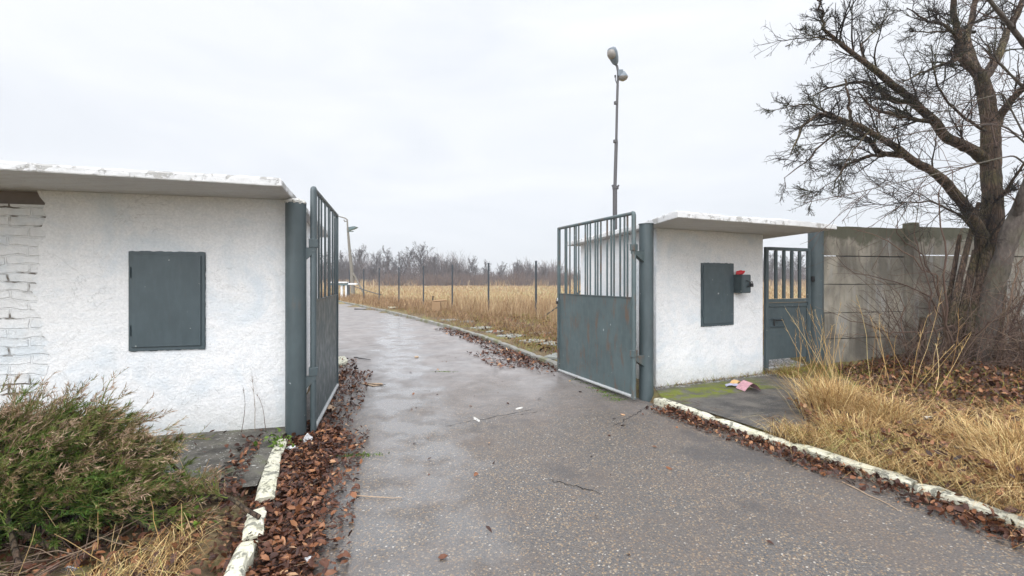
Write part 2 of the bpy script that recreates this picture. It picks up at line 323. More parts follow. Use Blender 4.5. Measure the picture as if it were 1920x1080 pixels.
class MB:
    def __init__(s): s.v = []; s.f = []; s.sm = []
    def add(s, vs, fs, smooth=False):
        n = len(s.v); s.v += [tuple(p) for p in vs]; s.f += [tuple(i+n for i in f) for f in fs]; s.sm += [smooth]*len(fs); return s
    def box(s, c, size, ax=(1, 0, 0), ay=None, az=None, bev=0):
        ax = Vector(ax).normalized(); ay = Vector(ay).normalized() if ay else Vector((0, 0, 1)).cross(ax).normalized(); az = Vector(az).normalized() if az else ax.cross(ay)
        c = Vector(c); hx, hy, hz = [q/2 for q in size]
        if bev <= 0:
            vs = [c+ax*hx*a+ay*hy*b+az*hz*d_ for d_ in (-1, 1) for b in (-1, 1) for a in (-1, 1)]
            return s.add(vs, [(0, 2, 3, 1), (4, 5, 7, 6), (0, 1, 5, 4), (2, 6, 7, 3), (0, 4, 6, 2), (1, 3, 7, 5)])
        import bmesh
        bm = bmesh.new(); bmesh.ops.create_cube(bm, size=2)
        for v in bm.verts: v.co = Vector((v.co.x*hx, v.co.y*hy, v.co.z*hz))
        bmesh.ops.bevel(bm, geom=bm.edges[:], offset=bev, segments=2, affect='EDGES', profile=.5)
        bm.verts.index_update(); vs = [c+ax*v.co.x+ay*v.co.y+az*v.co.z for v in bm.verts]; fs = [[v.index for v in f.verts] for f in bm.faces]; bm.free()
        return s.add(vs, fs)
    def tube(s, pts, rad, n=10, cap=True):
        pts = [Vector(p) for p in pts]; rad = rad if hasattr(rad, '__len__') else [rad]*len(pts)
        vs = []; prev = None
        for i, p in enumerate(pts):
            t = (pts[min(i+1, len(pts)-1)]-pts[max(i-1, 0)]).normalized()
            if prev is None: u = t.orthogonal().normalized()
            else: u = (prev-t*prev.dot(t)).normalized()
            prev = u; w_ = t.cross(u)
            vs += [p+(u*math.cos(2*math.pi*k/n)+w_*math.sin(2*math.pi*k/n))*rad[i] for k in range(n)]
        fs = [(i*n+k, i*n+(k+1) % n, (i+1)*n+(k+1) % n, (i+1)*n+k) for i in range(len(pts)-1) for k in range(n)]
        s.add(vs, fs, True)
        if cap: s.add([vs[k] for k in range(n)], [tuple(reversed(range(n)))]); s.add([vs[-n+k] for k in range(n)], [tuple(range(n))])
        return s
    def prism(s, poly, off):
        n = len(poly); a = [Vector(p) for p in poly]; b = [p+Vector(off) for p in a]
        return s.add(a+b, [tuple(range(n)), tuple(reversed(range(n, 2*n)))]+[(i, i+n, (i+1) % n+n, (i+1) % n) for i in range(n)])
    def build(s, name, mat, parent=None):
        off = wpos(parent) if parent is not None else np.zeros(3)
        me = bpy.data.meshes.new(name); me.from_pydata([tuple(np.array(p)-off) for p in s.v], [], s.f); me.polygons.foreach_set('use_smooth', s.sm)
        import bmesh
        bm = bmesh.new(); bm.from_mesh(me); bmesh.ops.recalc_face_normals(bm, faces=bm.faces[:]); bm.to_mesh(me); bm.free(); me.update()
        return link(name, me, mat, parent)
def G(px, py, z=0.0):
    Y = (EYE-z)*F/(py-HY); return Vector(((px-960)/F*Y, Y, z))
def P(px, py, Y): return Vector(((px-960)/F*Y, Y, EYE-(py-HY)/F*Y))
class Wall:                                   # a vertical plane: find where a pixel column/row meets it
    def __init__(s, p0, p1):
        s.p = Vector((*p0, 0)); s.d = (Vector((*p1, 0))-s.p).normalized(); s.n = s.d.cross(Vector((0, 0, 1))).normalized()
        if s.n.dot(-s.p) < 0: s.n = -s.n
        s.len = (Vector((*p1, 0))-s.p).length
    def u(s, px):
        k = (px-960)/F; return (k*s.p.y-s.p.x)/(s.d.x-k*s.d.y)
    def uz(s, px, py):
        u = s.u(px); Y = s.p.y+s.d.y*u; return u, EYE-(py-HY)/F*Y
    def at(s, u, z, o=0.0): return s.p+s.d*u+s.n*o+Vector((0, 0, z))
def rect(w, u0, z0, u1, z1, o0, o1, mb=None):
    mb = mb or MB(); return mb.box(w.at((u0+u1)/2, (z0+z1)/2, (o0+o1)/2), (abs(u1-u0), abs(o1-o0), abs(z1-z0)), w.d, w.n, (0, 0, 1))
# polyline branches, generation by generation
def batch_tubes(Pn, Rn, sides=4, rnd=None):
    N, K, _ = Pn.shape
    t = np.gradient(Pn, axis=1); t /= np.linalg.norm(t, axis=2, keepdims=True)+1e-9
    ref = np.where(np.abs(t[:, :1, 2:3]) > .9, np.array([[[1., 0, 0]]]), np.array([[[0, 0, 1.]]]))
    u = np.cross(t, np.broadcast_to(ref, t.shape)); u /= np.linalg.norm(u, axis=2, keepdims=True)+1e-9
    v = np.cross(t, u); a = np.arange(sides)*2*np.pi/sides
    V = Pn[:, :, None, :]+Rn[:, :, None, None]*(np.cos(a)[None, None, :, None]*u[:, :, None, :]+np.sin(a)[None, None, :, None]*v[:, :, None, :])
    idx = np.arange(N*K*sides).reshape(N, K, sides); nx = np.roll(idx, -1, axis=2)
    Q = np.stack([idx[:, :-1], nx[:, :-1], nx[:, 1:], idx[:, 1:]], -1).reshape(-1, 4)
    r = None if rnd is None else np.repeat(rnd, K*sides)
    return V.reshape(-1, 3), Q, r
def resample(pts, rad, K):
    pts = np.array(pts, float); d_ = np.r_[0, np.cumsum(np.linalg.norm(np.diff(pts, axis=0), axis=1))]; q = np.linspace(0, d_[-1], K)
    return np.stack([np.interp(q, d_, pts[:, i]) for i in range(3)], 1), np.interp(q, d_, np.array(rad, float))
def grow(Pn, Rn, m, t0, t1, ang, lr, rr, K=5, up=0.0, wig=.15, bias=None, lmin=0, g=rng, taper=.25, tipshort=.5, rmax=None, lmax=9e9):
    N, K0, _ = Pn.shape; L = np.linalg.norm(np.diff(Pn, axis=1), axis=2).sum(1)
    par = np.repeat(np.arange(N), m); n = len(par); t = g.uniform(t0, t1, n)
    x = t*(K0-1); i = np.minimum(x.astype(int), K0-2); f = (x-i)[:, None]
    base = Pn[par, i]*(1-f)+Pn[par, i+1]*f; r0 = (Rn[par, i]*(1-f[:, 0])+Rn[par, i+1]*f[:, 0])*rr
    if rmax: r0 = np.minimum(r0, rmax)
    tan = Pn[par, i+1]-Pn[par, i]; tan /= np.linalg.norm(tan, axis=1, keepdims=True)+1e-9
    rv = g.normal(size=(n, 3)); rv -= (rv*tan).sum(1, keepdims=True)*tan; rv /= np.linalg.norm(rv, axis=1, keepdims=True)+1e-9
    an = g.normal(ang, ang*.25, n)[:, None]; dr = tan*np.cos(an)+rv*np.sin(an)
    ln = L[par]*lr*g.uniform(.55, 1.3, n)*(1-tipshort*t); ln = np.clip(ln, lmin, lmax)
    P2 = np.zeros((n, K, 3)); P2[:, 0] = base; st = (ln/(K-1))[:, None]
    for k in range(1, K):
        dr = dr+g.normal(0, wig, (n, 3))+np.array([0, 0, up])
        if bias is not None: dr = dr+np.array(bias)
        dr /= np.linalg.norm(dr, axis=1, keepdims=True); P2[:, k] = P2[:, k-1]+dr*st
    return P2, r0[:, None]*np.linspace(1, taper, K)[None, :]
def merge_quads(parts):
    V = []; Q = []; A = []; n = 0
    for v, q, r in parts:
        V.append(v); Q.append(q+n); n += len(v); A.append(r if r is not None else np.zeros(len(v)))
    return np.concatenate(V), np.concatenate(Q), np.concatenate(A)
def blades(B, H, W, lean, rnd, curl=.5, g=rng, stiff=1.0):
    """B base points [n,3], H heights, W widths, lean [n,3] sideways drift per unit height"""
    n = len(B); a = g.uniform(0, 2*np.pi, n); wv = np.stack([np.cos(a), np.sin(a), np.zeros(n)], 1)*W[:, None]/2
    z = np.array([0, 0, 1.]); cur = g.normal(0, curl, (n, 3))*[1, 1, .25]
    p1 = B+H[:, None]*(.45*z+lean*.25+cur*.1); p2 = B+H[:, None]*(.8*z+lean*.62+cur*.4); p3 = B+H[:, None]*(.93*z*stiff+lean*1.1+cur*.95)
    V = np.stack([B-wv, B+wv, p1-wv*.8, p1+wv*.8, p2-wv*.5, p2+wv*.5, p3], 1).reshape(-1, 3)
    T = np.array([[0, 1, 3], [0, 3, 2], [2, 3, 5], [2, 5, 4], [4, 5, 6]]); T = (T[None]+np.arange(n)[:, None, None]*7).reshape(-1, 3)
    return V, T, np.repeat(rnd, 7)
def tri_obj(name, V, T, rnd, mat, parent=None):
    if parent is not None: V = V-wpos(parent)
    return link(name, np_mesh(name, V, T, rnd), mat, parent)
def quad_obj(name, V, Q, mat, parent=None, rnd=None, smooth=True):
    if parent is not None: V = V-wpos(parent)
    return link(name, np_mesh(name, V, Q, rnd, 4), mat, parent, smooth)
# ---------------------------------------------------------------- ground, road
LEFT = [(-.2, -4), (-.9, 0), (-1.45, 2.2), (-1.64, 2.72), (-1.82, 3.16), (-2.10, 3.85), (-2.27, 4.35), (-2.42, 4.95), (-2.85, 6.3), (-3.35, 8.2), (-4.5, 10.8), (-6.2, 14), (-9.2, 19.3), (-16.3, 30.5), (-30, 47), (-70, 88)]
RIGHT = [(5.6, -4), (4.3, 0), (3.62, 1.5), (3.3, 2.55), (3.16, 2.97), (3.05, 3.32), (2.81, 3.75), (2.44, 4.49), (1.87, 5.76), (1.70, 6.2), (.86, 8.32), (-.53, 11.87), (-2.03, 15.06), (-5.05, 20.7), (-12.7, 33.3), (-26, 50.5), (-66, 92)]
poly = np.array(LEFT+RIGHT[::-1])
def inside(x, y, pg):
    r = np.zeros(x.shape, bool); n = len(pg)
    for i in range(n):
        x0, y0 = pg[i]; x1, y1 = pg[(i+1) % n]
        if y0 == y1: continue
        c = ((y0 > y) != (y1 > y)) & (x < (x1-x0)*(y-y0)/(y1-y0)+x0); r ^= c
    return r
def dist(x, y, line, closed=False):
    d_ = np.full(x.shape, 1e9); n = len(line)
    for i in range(n if closed else n-1):
        a = np.array(line[i]); b = np.array(line[(i+1) % n]); ab = b-a
        t = np.clip(((x-a[0])*ab[0]+(y-a[1])*ab[1])/(ab@ab), 0, 1); d_ = np.minimum(d_, np.hypot(x-a[0]-t*ab[0], y-a[1]-t*ab[1]))
    return d_
PATH = [(1.93, 5.88), (2.20, 5.30), (2.55, 4.55), (2.75, 4.2), (3.25, 4.45), (3.75, 5.6), (4.45, 6.8), (5.25, 7.75), (5.4, 9.2), (4.3, 9.2), (4.12, 7.45), (2.02, 6.5)]
YARD = [(-2.26, 4.9), (-2.23, 4.3), (-1.88, 3.35), (-2.35, 3.2), (-3.2, 3.6), (-4.6, 3.6), (-4.6, 4.4)]
def sstep(x, a, b):
    t = np.clip((x-a)/(b-a), 0, 1); return t*t*(3-2*t)
def ground_h(x, y):
    x = np.asarray(x, float); y = np.asarray(y, float)
    ins = inside(x, y, poly); d_ = dist(x, y, [tuple(p) for p in poly], True)
    h = np.where(ins, -.05, -.05+.13*sstep(d_, .0, .14))
    bumpy = .018*np.sin(x*3.1+1.3*np.sin(y*2.3))*np.sin(y*3.7+x)+.012*np.sin(x*9+y*4)*np.sin(y*11-x*3)
    rise = .15*sstep(x-(4.2+.15*(y-5)), 0, 2.6)*sstep(y, 2, 4)*sstep(16-y, 0, 4)
    inp = inside(x, y, np.array(PATH)) | inside(x, y, np.array(YARD))
    k = np.where(ins | inp, 0, sstep(d_, .15, .6)); h = h+bumpy*k+rise*np.where(inp, 0, 1)
    h = np.where(inp & ~ins, np.minimum(h, .080), h)
    return h
def axis(lo, hi, step, far):
    c = list(np.arange(lo, hi, step)); s_ = step; v = hi
    while v < far: c.append(v); s_ *= 1.25; v += s_
    s_ = step; v = lo
    while v > -far: v -= s_; s_ *= 1.25; c.insert(0, v)
    return np.array(c)
gx = axis(-9, 9, .085, 2500); gy = axis(0, 14, .085, 2500); XX, YY = np.meshgrid(gx, gy); ZZ = ground_h(XX, YY)
V = np.stack([XX.ravel(), YY.ravel(), ZZ.ravel()], 1); idx = np.arange(V.shape[0]).reshape(XX.shape)
Q = np.stack([idx[:-1, :-1], idx[:-1, 1:], idx[1:, 1:], idx[1:, :-1]], -1).reshape(-1, 4)
tag(quad_obj('ground', V, Q, MAT['ground']), kind='structure')
def ribbon(L_, R_, n=4):
    m = MB()
    la, _ = resample([(x, y, 0) for x, y in L_], [0]*len(L_), 90); ra, _ = resample([(x, y, 0) for x, y in R_], [0]*len(R_), 90)
    return la, ra
# road sheet: filled polygon
m = MB(); m.add([(x, y, .0) for x, y in poly], [tuple(range(len(poly)))]); me = bpy.data.meshes.new('road')
import bmesh
bm = bmesh.new(); vs_ = [bm.verts.new(p) for p in m.v]; bm.faces.new(vs_); bmesh.ops.triangulate(bm, faces=bm.faces[:])
bmesh.ops.recalc_face_normals(bm, faces=bm.faces[:])
if sum(f.normal.z for f in bm.faces) < 0: bmesh.ops.reverse_faces(bm, faces=bm.faces[:])
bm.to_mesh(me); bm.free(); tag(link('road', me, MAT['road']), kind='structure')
def sheet(name, pg, z, mat):
    me = bpy.data.meshes.new(name); bm = bmesh.new(); f = bm.faces.new([bm.verts.new((x, y, z)) for x, y in pg]); bmesh.ops.triangulate(bm, faces=[f])
    if sum(f.normal.z for f in bm.faces) < 0: bmesh.ops.reverse_faces(bm, faces=bm.faces[:])
    bm.to_mesh(me); bm.free(); return tag(link(name, me, mat), kind='structure')
sheet('path', PATH, .088, MAT['path']); sheet('pavement', YARD, .086, MAT['yard'])
# cracks in the asphalt with pale crumbs
def flat_strip(pts, wid, z):
    m = MB(); L = []; Rr = []
    for i, p in enumerate(pts):
        a = Vector(pts[max(i-1, 0)]); b = Vector(pts[min(i+1, len(pts)-1)]); t = (b-a).normalized(); n_ = Vector((-t.y, t.x)); ww = wid*random.uniform(.2, 1)*(.15 if i in (0, len(pts)-1) else 1)
        L.append((p[0]+n_.x*ww, p[1]+n_.y*ww, z)); Rr.append((p[0]-n_.x*ww, p[1]-n_.y*ww, z))
    n = len(pts); m.add(L+Rr, [(i, i+1, n+i+1, n+i) for i in range(n-1)]); return m
def crackline(a, b, n, amp):
    return [tuple((Vector(a).lerp(Vector(b), i/(n-1))+Vector((random.uniform(-amp, amp), random.uniform(-amp, amp), 0))).to_2d()) if 0 < i < n-1 else tuple(Vector(a if i == 0 else b).to_2d()) for i in range(n)]
crk = MB()
for a, b in (((830, 800), (1000, 768)), ((940, 783), (1010, 772)), ((880, 640), (690, 652)), ((1030, 900), (1130, 925)), ((1150, 800), (1230, 755))):
    p = crackline(G(*a), G(*b), 26, .02); q = flat_strip(p, .006, .004); crk.add(q.v, q.f)
tag(crk.build('road_crack', MAT['black']), kind='structure')
# kerbs
def kerb(name, line, wdt, h, mat, seg, mats=None, gap=.008, jag=.006, rnd_top=True, side=1, split=True, lab=None):
    """kerb stones laid end to end along a line (the road-side edge)"""
    pts = np.array([(x, y, 0) for x, y in line]); d_ = np.r_[0, np.cumsum(np.linalg.norm(np.diff(pts, axis=0), axis=1))]; n = max(1, int(round(d_[-1]/seg)))
    mb = MB()
    for k in range(n):
        m_ = 9; q = np.linspace(k*d_[-1]/n+gap, (k+1)*d_[-1]/n-gap, m_); c = np.stack([np.interp(q, d_, pts[:, i]) for i in range(2)], 1)
        dz = random.uniform(-.012, .012); dn = random.uniform(-.008, .008); vs = []
        for i in range(m_):
            t = c[min(i+1, m_-1)]-c[max(i-1, 0)]; t /= np.linalg.norm(t); nn = np.array([t[1], -t[0]])*side
            prof = [(0, -.1), (0, h*.62), (.006, h*.85), (.022, h*.98), (wdt*.5, h*1.02), (wdt-.02, h), (wdt, h*.85), (wdt, -.1)]
            e_ = .8 if i in (0, m_-1) else 1
            for (a, b) in prof:
                j = random.uniform(-jag, jag) if b > 0 else 0
                vs.append((c[i, 0]+nn[0]*(a+j+dn), c[i, 1]+nn[1]*(a+j+dn), b*(e_ if b > 0 else 1)+(dz+j*.7 if b > 0 else 0)))
        P_ = 8; fs = [(i*P_+j, i*P_+j+1, (i+1)*P_+j+1, (i+1)*P_+j) for i in range(m_-1) for j in range(P_-1)]
        fs += [tuple(range(P_)), tuple(reversed(range((m_-1)*P_, m_*P_)))]
        mb.add(vs, fs)
    return tag(mb.build(name, mat), kind='structure')
RK = [(1.84, 5.86)]+[p for p in RIGHT[:9][::-1]]; RK = [(1.83, 5.88), (1.87, 5.76), (2.44, 4.49), (2.81, 3.75), (3.05, 3.32), (3.16, 2.97), (3.3, 2.55), (3.62, 1.5), (4.3, 0)]
kerb('kerb', RK, .10, .088, MAT['kerbw'], .92, side=-1)
kerb('kerb', [(1.62, 6.38)]+RIGHT[10:], .12, .115, MAT['kerbg'], 1.0, side=-1)
kerb('kerb', [(-2.29, 4.38), (-2.10, 3.85), (-1.80, 3.17)], .125, .095, MAT['kerbw'], .80, side=-1, jag=.004)
kerb('kerb', [(-1.76, 3.04), (-1.60, 2.70)], .11, .088, MAT['kerbw'], .4, side=-1, jag=.010)
kerb('kerb', [(-1.585, 2.64), (-1.38, 2.02), (-1.2, 1.5)], .10, .10, MAT['kerbw'], .7, side=-1, jag=.009)
kerb('kerb', [(-6.2, 14), (-9.2, 19.3), (-16.3, 30.5)], .12, .09, MAT['kerbg'], 1.0, side=1)
# ---------------------------------------------------------------- left gatehouse
CL = (-2.34, 4.70); WL = Wall(CL, (-2.34-2.02*3.4, 4.70-.49*3.4))
WL_LEN = 7.0
tg = thing('gatehouse', 'long white roughcast building at the left with a large grey hatch', 'building', (-4.5, 5.2, 0))
sd = Vector((-.33, .944, 0)).normalized()
m = MB(); a = WL.at(0, 0, -.03); b = WL.at(WL_LEN, 0, -.03); c = b+sd*4.3; dd = a+sd*4.3+Vector((0, 0, 0))
cut = WL.u(77)
def vert(p, z): return Vector((p.x, p.y, z))
foot = [a, b, c, dd]
m.prism([vert(p, -.3) for p in foot], (0, 0, 2.3+.3)); brick = m.build('wall', MAT['brick'], tg); brick['label'] = 'white painted brickwork core'
m = MB(); rr_ = [WL.at(0, 2.3, -.10), WL.at(WL_LEN, 2.3, -.10), c, dd]; m.prism([vert(p, 2.302) for p in rr_], (0, 0, .126)); m.build('lintel', MAT['recess'], tg)
# plaster coat with a ragged left edge, on the front and round the corner
m = MB(); edge = []
for i in range(46):
    z = -.2+2.628*i/45; edge.append((cut+random.uniform(-.035, .035)+(.03 if z > 2.3 else 0)+.04*math.sin(z*5), z))
pl = [(-.028, -.2)]+edge+[(-.028, 2.428)]
m.prism([WL.at(u, z, -.03) for u, z in pl], WL.n*.03); m.build('plaster_coat', MAT['plaster'], tg)
m = MB(); s2 = a-sd*0.0
p0 = WL.at(-.0301, 0, -.03); m.prism([vert(p0, -.2), vert(p0+sd*4.3, -.2), vert(p0+sd*4.3, 2.428), vert(p0, 2.428)], -WL.d*(-.029)); m.build('side_plaster', MAT['plaster'], tg)
def slab_roof(name, corners, z, t, mat, parent, wob=.007, front=(0,)):
    """flat roof slab: a rim that wanders a little and chipped arrises"""
    pts = []
    for i in range(len(corners)):
        a_ = Vector((*corners[i], 0)); b_ = Vector((*corners[(i+1) % len(corners)], 0)); n = max(2, int((b_-a_).length/.07))
        for k in range(n): pts.append(a_.lerp(b_, k/n))
    N = len(pts); cen = sum(pts, Vector())/N; mb = MB(); rings = []
    for (zz, ins, amp) in ((z, .006, .003), (z+.008, 0, .003), (z+t*.8, 0, wob), (z+t, .012, wob*1.2)):
        ring = []
        for i, p in enumerate(pts):
            dirc = (cen-p).normalized(); q = p+dirc*(ins+random.uniform(0, amp)); ring.append((q.x, q.y, zz+(random.uniform(-amp, amp*.3)+(.006*math.sin(i*.21+z)) if zz > z+.01 else 0)))
        rings.append(ring)
    vs = sum(rings, []); fs = [(r*N+i, r*N+(i+1) % N, (r+1)*N+(i+1) % N, (r+1)*N+i) for r in range(3) for i in range(N)]
    fs += [tuple(reversed(range(N))), tuple(range(3*N, 4*N))]
    mb.add(vs, fs); return mb.build(name, mat, parent)
slab_roof('roof', [(-2.04, 4.03), (-2.23, 4.64), (-3.55, 8.9), (-10.5, 7.2), (-8.9, 1.70), (-3.87, 3.41)], 2.430, .072, MAT['slab'], tg)
m = MB(); m.tube([(-8.9, 1.9, 2.506), (-5.5, 3.05, 2.508), (-3.7, 3.66, 2.506)], .012, 5); m.build('felt_edge', MAT['black'], tg)
# hatch
def hatch(w, p1, p2, p3, p4, parent, corner_mat, bev=.006, hinge=True):
    u0 = w.u(p1); u1 = w.u(p2); z0, z1 = p3, p4
    fr = rect(w, u0, z0, u1, z1, 0, .018).build('hatch', MAT['hatch'], parent)
    du = .03 if u1 > u0 else -.03
    mb = MB(); c_ = w.at((u0+u1)/2, (z0+z1)/2, .024); mb.box(c_, (abs(u1-u0)-.06, .014, abs(z1-z0)-.07), w.d, w.n, (0, 0, 1), bev=.004)
    lf = mb.build('door_leaf', MAT['hatch'], fr)
    uh = u0 if hinge else u1
    for z in (z0+.2, z1-.2): MB().tube([w.at(uh+du*.5*(1 if hinge else -1), z-.05, .03), w.at(uh+du*.5*(1 if hinge else -1), z+.05, .03)], .008, 8).build('hinge', MAT['hatch'], fr)
    return fr
hatch(WL, 243, 385, .918, 1.875, tg, None)
# ragged paint border round the hatch, built as a thin uneven skirt of paint
def paint_edge(w, u0, u1, z0, z1, parent):
    pts = []; n = 26
    lo, hi = min(u0, u1), max(u0, u1)
    for k in range(n): pts.append((lo+(hi-lo)*k/n, z0-random.uniform(.0, .010)))
    for k in range(n): pts.append((hi+random.uniform(0, .006), z0+(z1-z0)*k/n))
    for k in range(n): pts.append((hi-(hi-lo)*k/n, z1+random.uniform(0, .008)))
    for k in range(n): pts.append((lo-random.uniform(0, .006), z1-(z1-z0)*k/n))
    MB().prism([w.at(u, z, .0005) for u, z in pts], w.n*.004).build('paint_border', MAT['hatch'], parent)
paint_edge(WL, WL.u(243), WL.u(385), .918, 1.875, tg)
m = MB(); u_, z_ = WL.uz(262, 331); m.tube([WL.at(u_, 2.455, .62), WL.at(u_, 2.455, .70)], .012, 8)
# ---------------------------------------------------------------- right gatehouse
CR = (2.04, 6.44); WR = Wall(CR, (4.08, 7.38))
tg2 = thing('gatehouse', 'small white roughcast building at the right with a narrow grey hatch', 'building', (2.8, 8.2, 0))
A_, B_, C_, D_ = Vector((*CR, 0)), Vector((4.08, 7.38, 0)), Vector((3.40, 10.5, 0)), Vector((1.44, 9.6, 0))
def rounded(poly_, r=.03):
    out_ = []
    for i, p in enumerate(poly_):
        a_ = (poly_[i-1]-p).normalized(); b_ = (poly_[(i+1) % len(poly_)]-p).normalized()
        for t in (0, .5, 1): out_.append(p+a_*r*(1-t)**2+b_*r*t**2)
    return out_
m = MB(); m.prism([vert(p, -.2) for p in rounded([A_, B_, C_, D_])], (0, 0, 2.335+.2)); m.build('wall', MAT['plaster'], tg2)
slab_roof('roof', [(1.95, 5.36), (4.73, 6.62), (4.56, 8.25), (3.95, 10.95), (1.18, 9.85), (1.83, 6.56)], 2.338, .082, MAT['slab'], tg2, .010)
u0, z1 = WR.uz(1314, 493); _, z0 = WR.uz(1314, 612)
hatch(WR, 1314, 1374, z0, z1, tg2, None); paint_edge(WR, WR.u(1314), WR.u(1374), z0, z1, tg2)
# mailbox
um0, um1 = WR.u(1377), WR.u(1405); _, zt = WR.uz(1390, 515); _, zb = WR.uz(1390, 549)
um0 -= .02; um1 -= .17
tm = thing('mailbox', 'small square grey metal letter box fixed beside the narrow hatch', 'mailbox', tuple(WR.at((um0+um1)/2, zb, .06)))
mb = MB(); mb.box(WR.at((um0+um1)/2, (zt+zb)/2, .075), (um1-um0, .15, zt-zb), WR.d, WR.n, (0, 0, 1), bev=.005); mb.build('body', MAT['metal'], tm)
mb = MB(); mb.box(WR.at((um0+um1)/2+.01, (zt+zb)/2, .154), (um1-um0-.02, .006, zt-zb-.02), WR.d, WR.n, (0, 0, 1), bev=.002); dr_ = mb.build('door', MAT['hatch'], tm)
mb = MB(); uc = (um0+um1)/2+.01
mb.tube([WR.at(uc-.02, (zt+zb)/2+.05, .165), WR.at(uc+.015, (zt+zb)/2+.04, .18), WR.at(uc+.025, (zt+zb)/2, .185), WR.at(uc+.01, (zt+zb)/2-.04, .18), WR.at(uc-.02, (zt+zb)/2-.05, .165)], .006, 8); mb.build('handle', MAT['black'], tm)
mb = MB(); mb.box(WR.at(uc+.075, (zt+zb)/2-.02, .18), (.05, .03, .055), WR.d, WR.n, (0, 0, 1), bev=.006)
mb.tube([WR.at(uc+.06, (zt+zb)/2, .18), WR.at(uc+.062, (zt+zb)/2+.03, .18), WR.at(uc+.075, (zt+zb)/2+.04, .18), WR.at(uc+.09, (zt+zb)/2+.03, .18), WR.at(uc+.09, (zt+zb)/2, .18)], .005, 8); mb.build('padlock', MAT['black'], tm)
# red packet on top
def crumple(name, c, size, mat, label, cat, seed=1, flat=1.0, seg=9, parent=None, amp=.22):
    g = np.random.default_rng(seed); bm = bmesh.new(); bmesh.ops.create_icosphere(bm, subdivisions=3, radius=1)
    dirs = g.normal(size=(16, 3)); dirs /= np.linalg.norm(dirs, axis=1, keepdims=True); off = g.uniform(.42, .92, 16)
    for v in bm.verts:
        p = np.array(v.co); dt = dirs@p
        for q in range(16):
            dd_ = p@dirs[q]
            if dd_ > off[q]: p = p-dirs[q]*(dd_-off[q])*1.25
        p = p*(1+g.normal(0, amp*.25, 1)); v.co = Vector(p*np.array([size[0], size[1], size[2]]))
    me = bpy.data.meshes.new(name); bm.to_mesh(me); bm.free(); o = link(name, me, mat, parent); o.location = c
    o.rotation_euler = (0, 0, g.uniform(0, 3))
    if label: tag(o, label, cat)
    return o
crumple('packet', tuple(WR.at((um0+um1)/2-.035, zt+.03, .08)), (.075, .03, .05), MAT['red'], 'crushed red packet lying on top of the grey letter box', 'packet', 4)
# folded magazine and papers at the wall foot
def folded(px, py, wid, dep, hgt, mat, parent, rot, z=.09, name='page'):
    c_ = G(px, py, z); ca, sa = math.cos(rot), math.sin(rot); X_ = Vector((ca, sa, 0)); Y_ = Vector((-sa, ca, 0)); mb = MB()
    for s_ in (-1, 1):
        n = 6; vs = []
        for i in range(n+1):
            t = i/n; x = s_*wid*t; z_ = hgt*(1-t)+.015*math.sin(t*3.1)
            for y in (0, dep): vs.append(c_+X_*x+Y_*y+Vector((0, 0, z_+random.uniform(-.003, .003)+.004)))
        top = len(vs); vs += [v+Vector((0, 0, .003)) for v in vs]
        fs = [(2*i, 2*i+1, 2*i+3, 2*i+2) for i in range(n)]+[(top+2*i, top+2*i+2, top+2*i+3, top+2*i+1) for i in range(n)]
        mb.add(vs, fs)
    return mb.build(name, mat, parent)
tp = thing('magazine', 'folded pink printed magazine propped like a tent on the moss', 'magazine', tuple(G(1412, 732, .09)))
folded(1412, 734, .12, .20, .105, MAT['pinkp'], tp, .15)
tp = thing('leaflet', 'crumpled orange and lilac leaflets lying against the white wall foot', 'paper', tuple(G(1385, 725, .09)))
folded(1378, 727, .11, .13, .02, MAT['purple'], tp, -.3); folded(1388, 723, .08, .12, .055, MAT['orange'], tp, .3)
# ---------------------------------------------------------------- gates
def pillar(name, c, r, h, label, mat, top='cap'):
    t = thing(name, label, 'gate post', (c[0], c[1], 0))
    MB().tube([(c[0], c[1], -.2), (c[0], c[1], h)], r, 28).build('tube', mat, t)
    if top == 'crumble':
        bm = bmesh.new(); bmesh.ops.create_icosphere(bm, subdivisions=4, radius=1)
        for v in bm.verts:
            n_ = 1+.10*math.sin(v.co.x*9+2)*math.sin(v.co.y*8)+random.uniform(-.05, .05); v.co = Vector((v.co.x*r*1.0*n_, v.co.y*r*1.0*n_, v.co.z*.042*n_))
        me = bpy.data.meshes.new('mortar_cap'); bm.to_mesh(me); bm.free(); o = link('mortar_cap', me, MAT['crumble'], t); o.location = (0, 0, h+.006)
    else:
        MB().tube([(c[0], c[1], h), (c[0], c[1], h+.008)], r*1.08, 28).build('cap', mat, t)
    return t
PL = (-2.185, 4.60); pil = pillar('gate_post', PL, .098, 2.375, 'thick round slate grey gate post with crumbled mortar on top at the left wall', MAT['metal'], 'crumble')
PR = (1.80, 6.10); pir = pillar('gate_post', PR, .094, 2.345, 'thick round slate grey gate post with flat cap at the corner of the right wall', MAT['metal'])
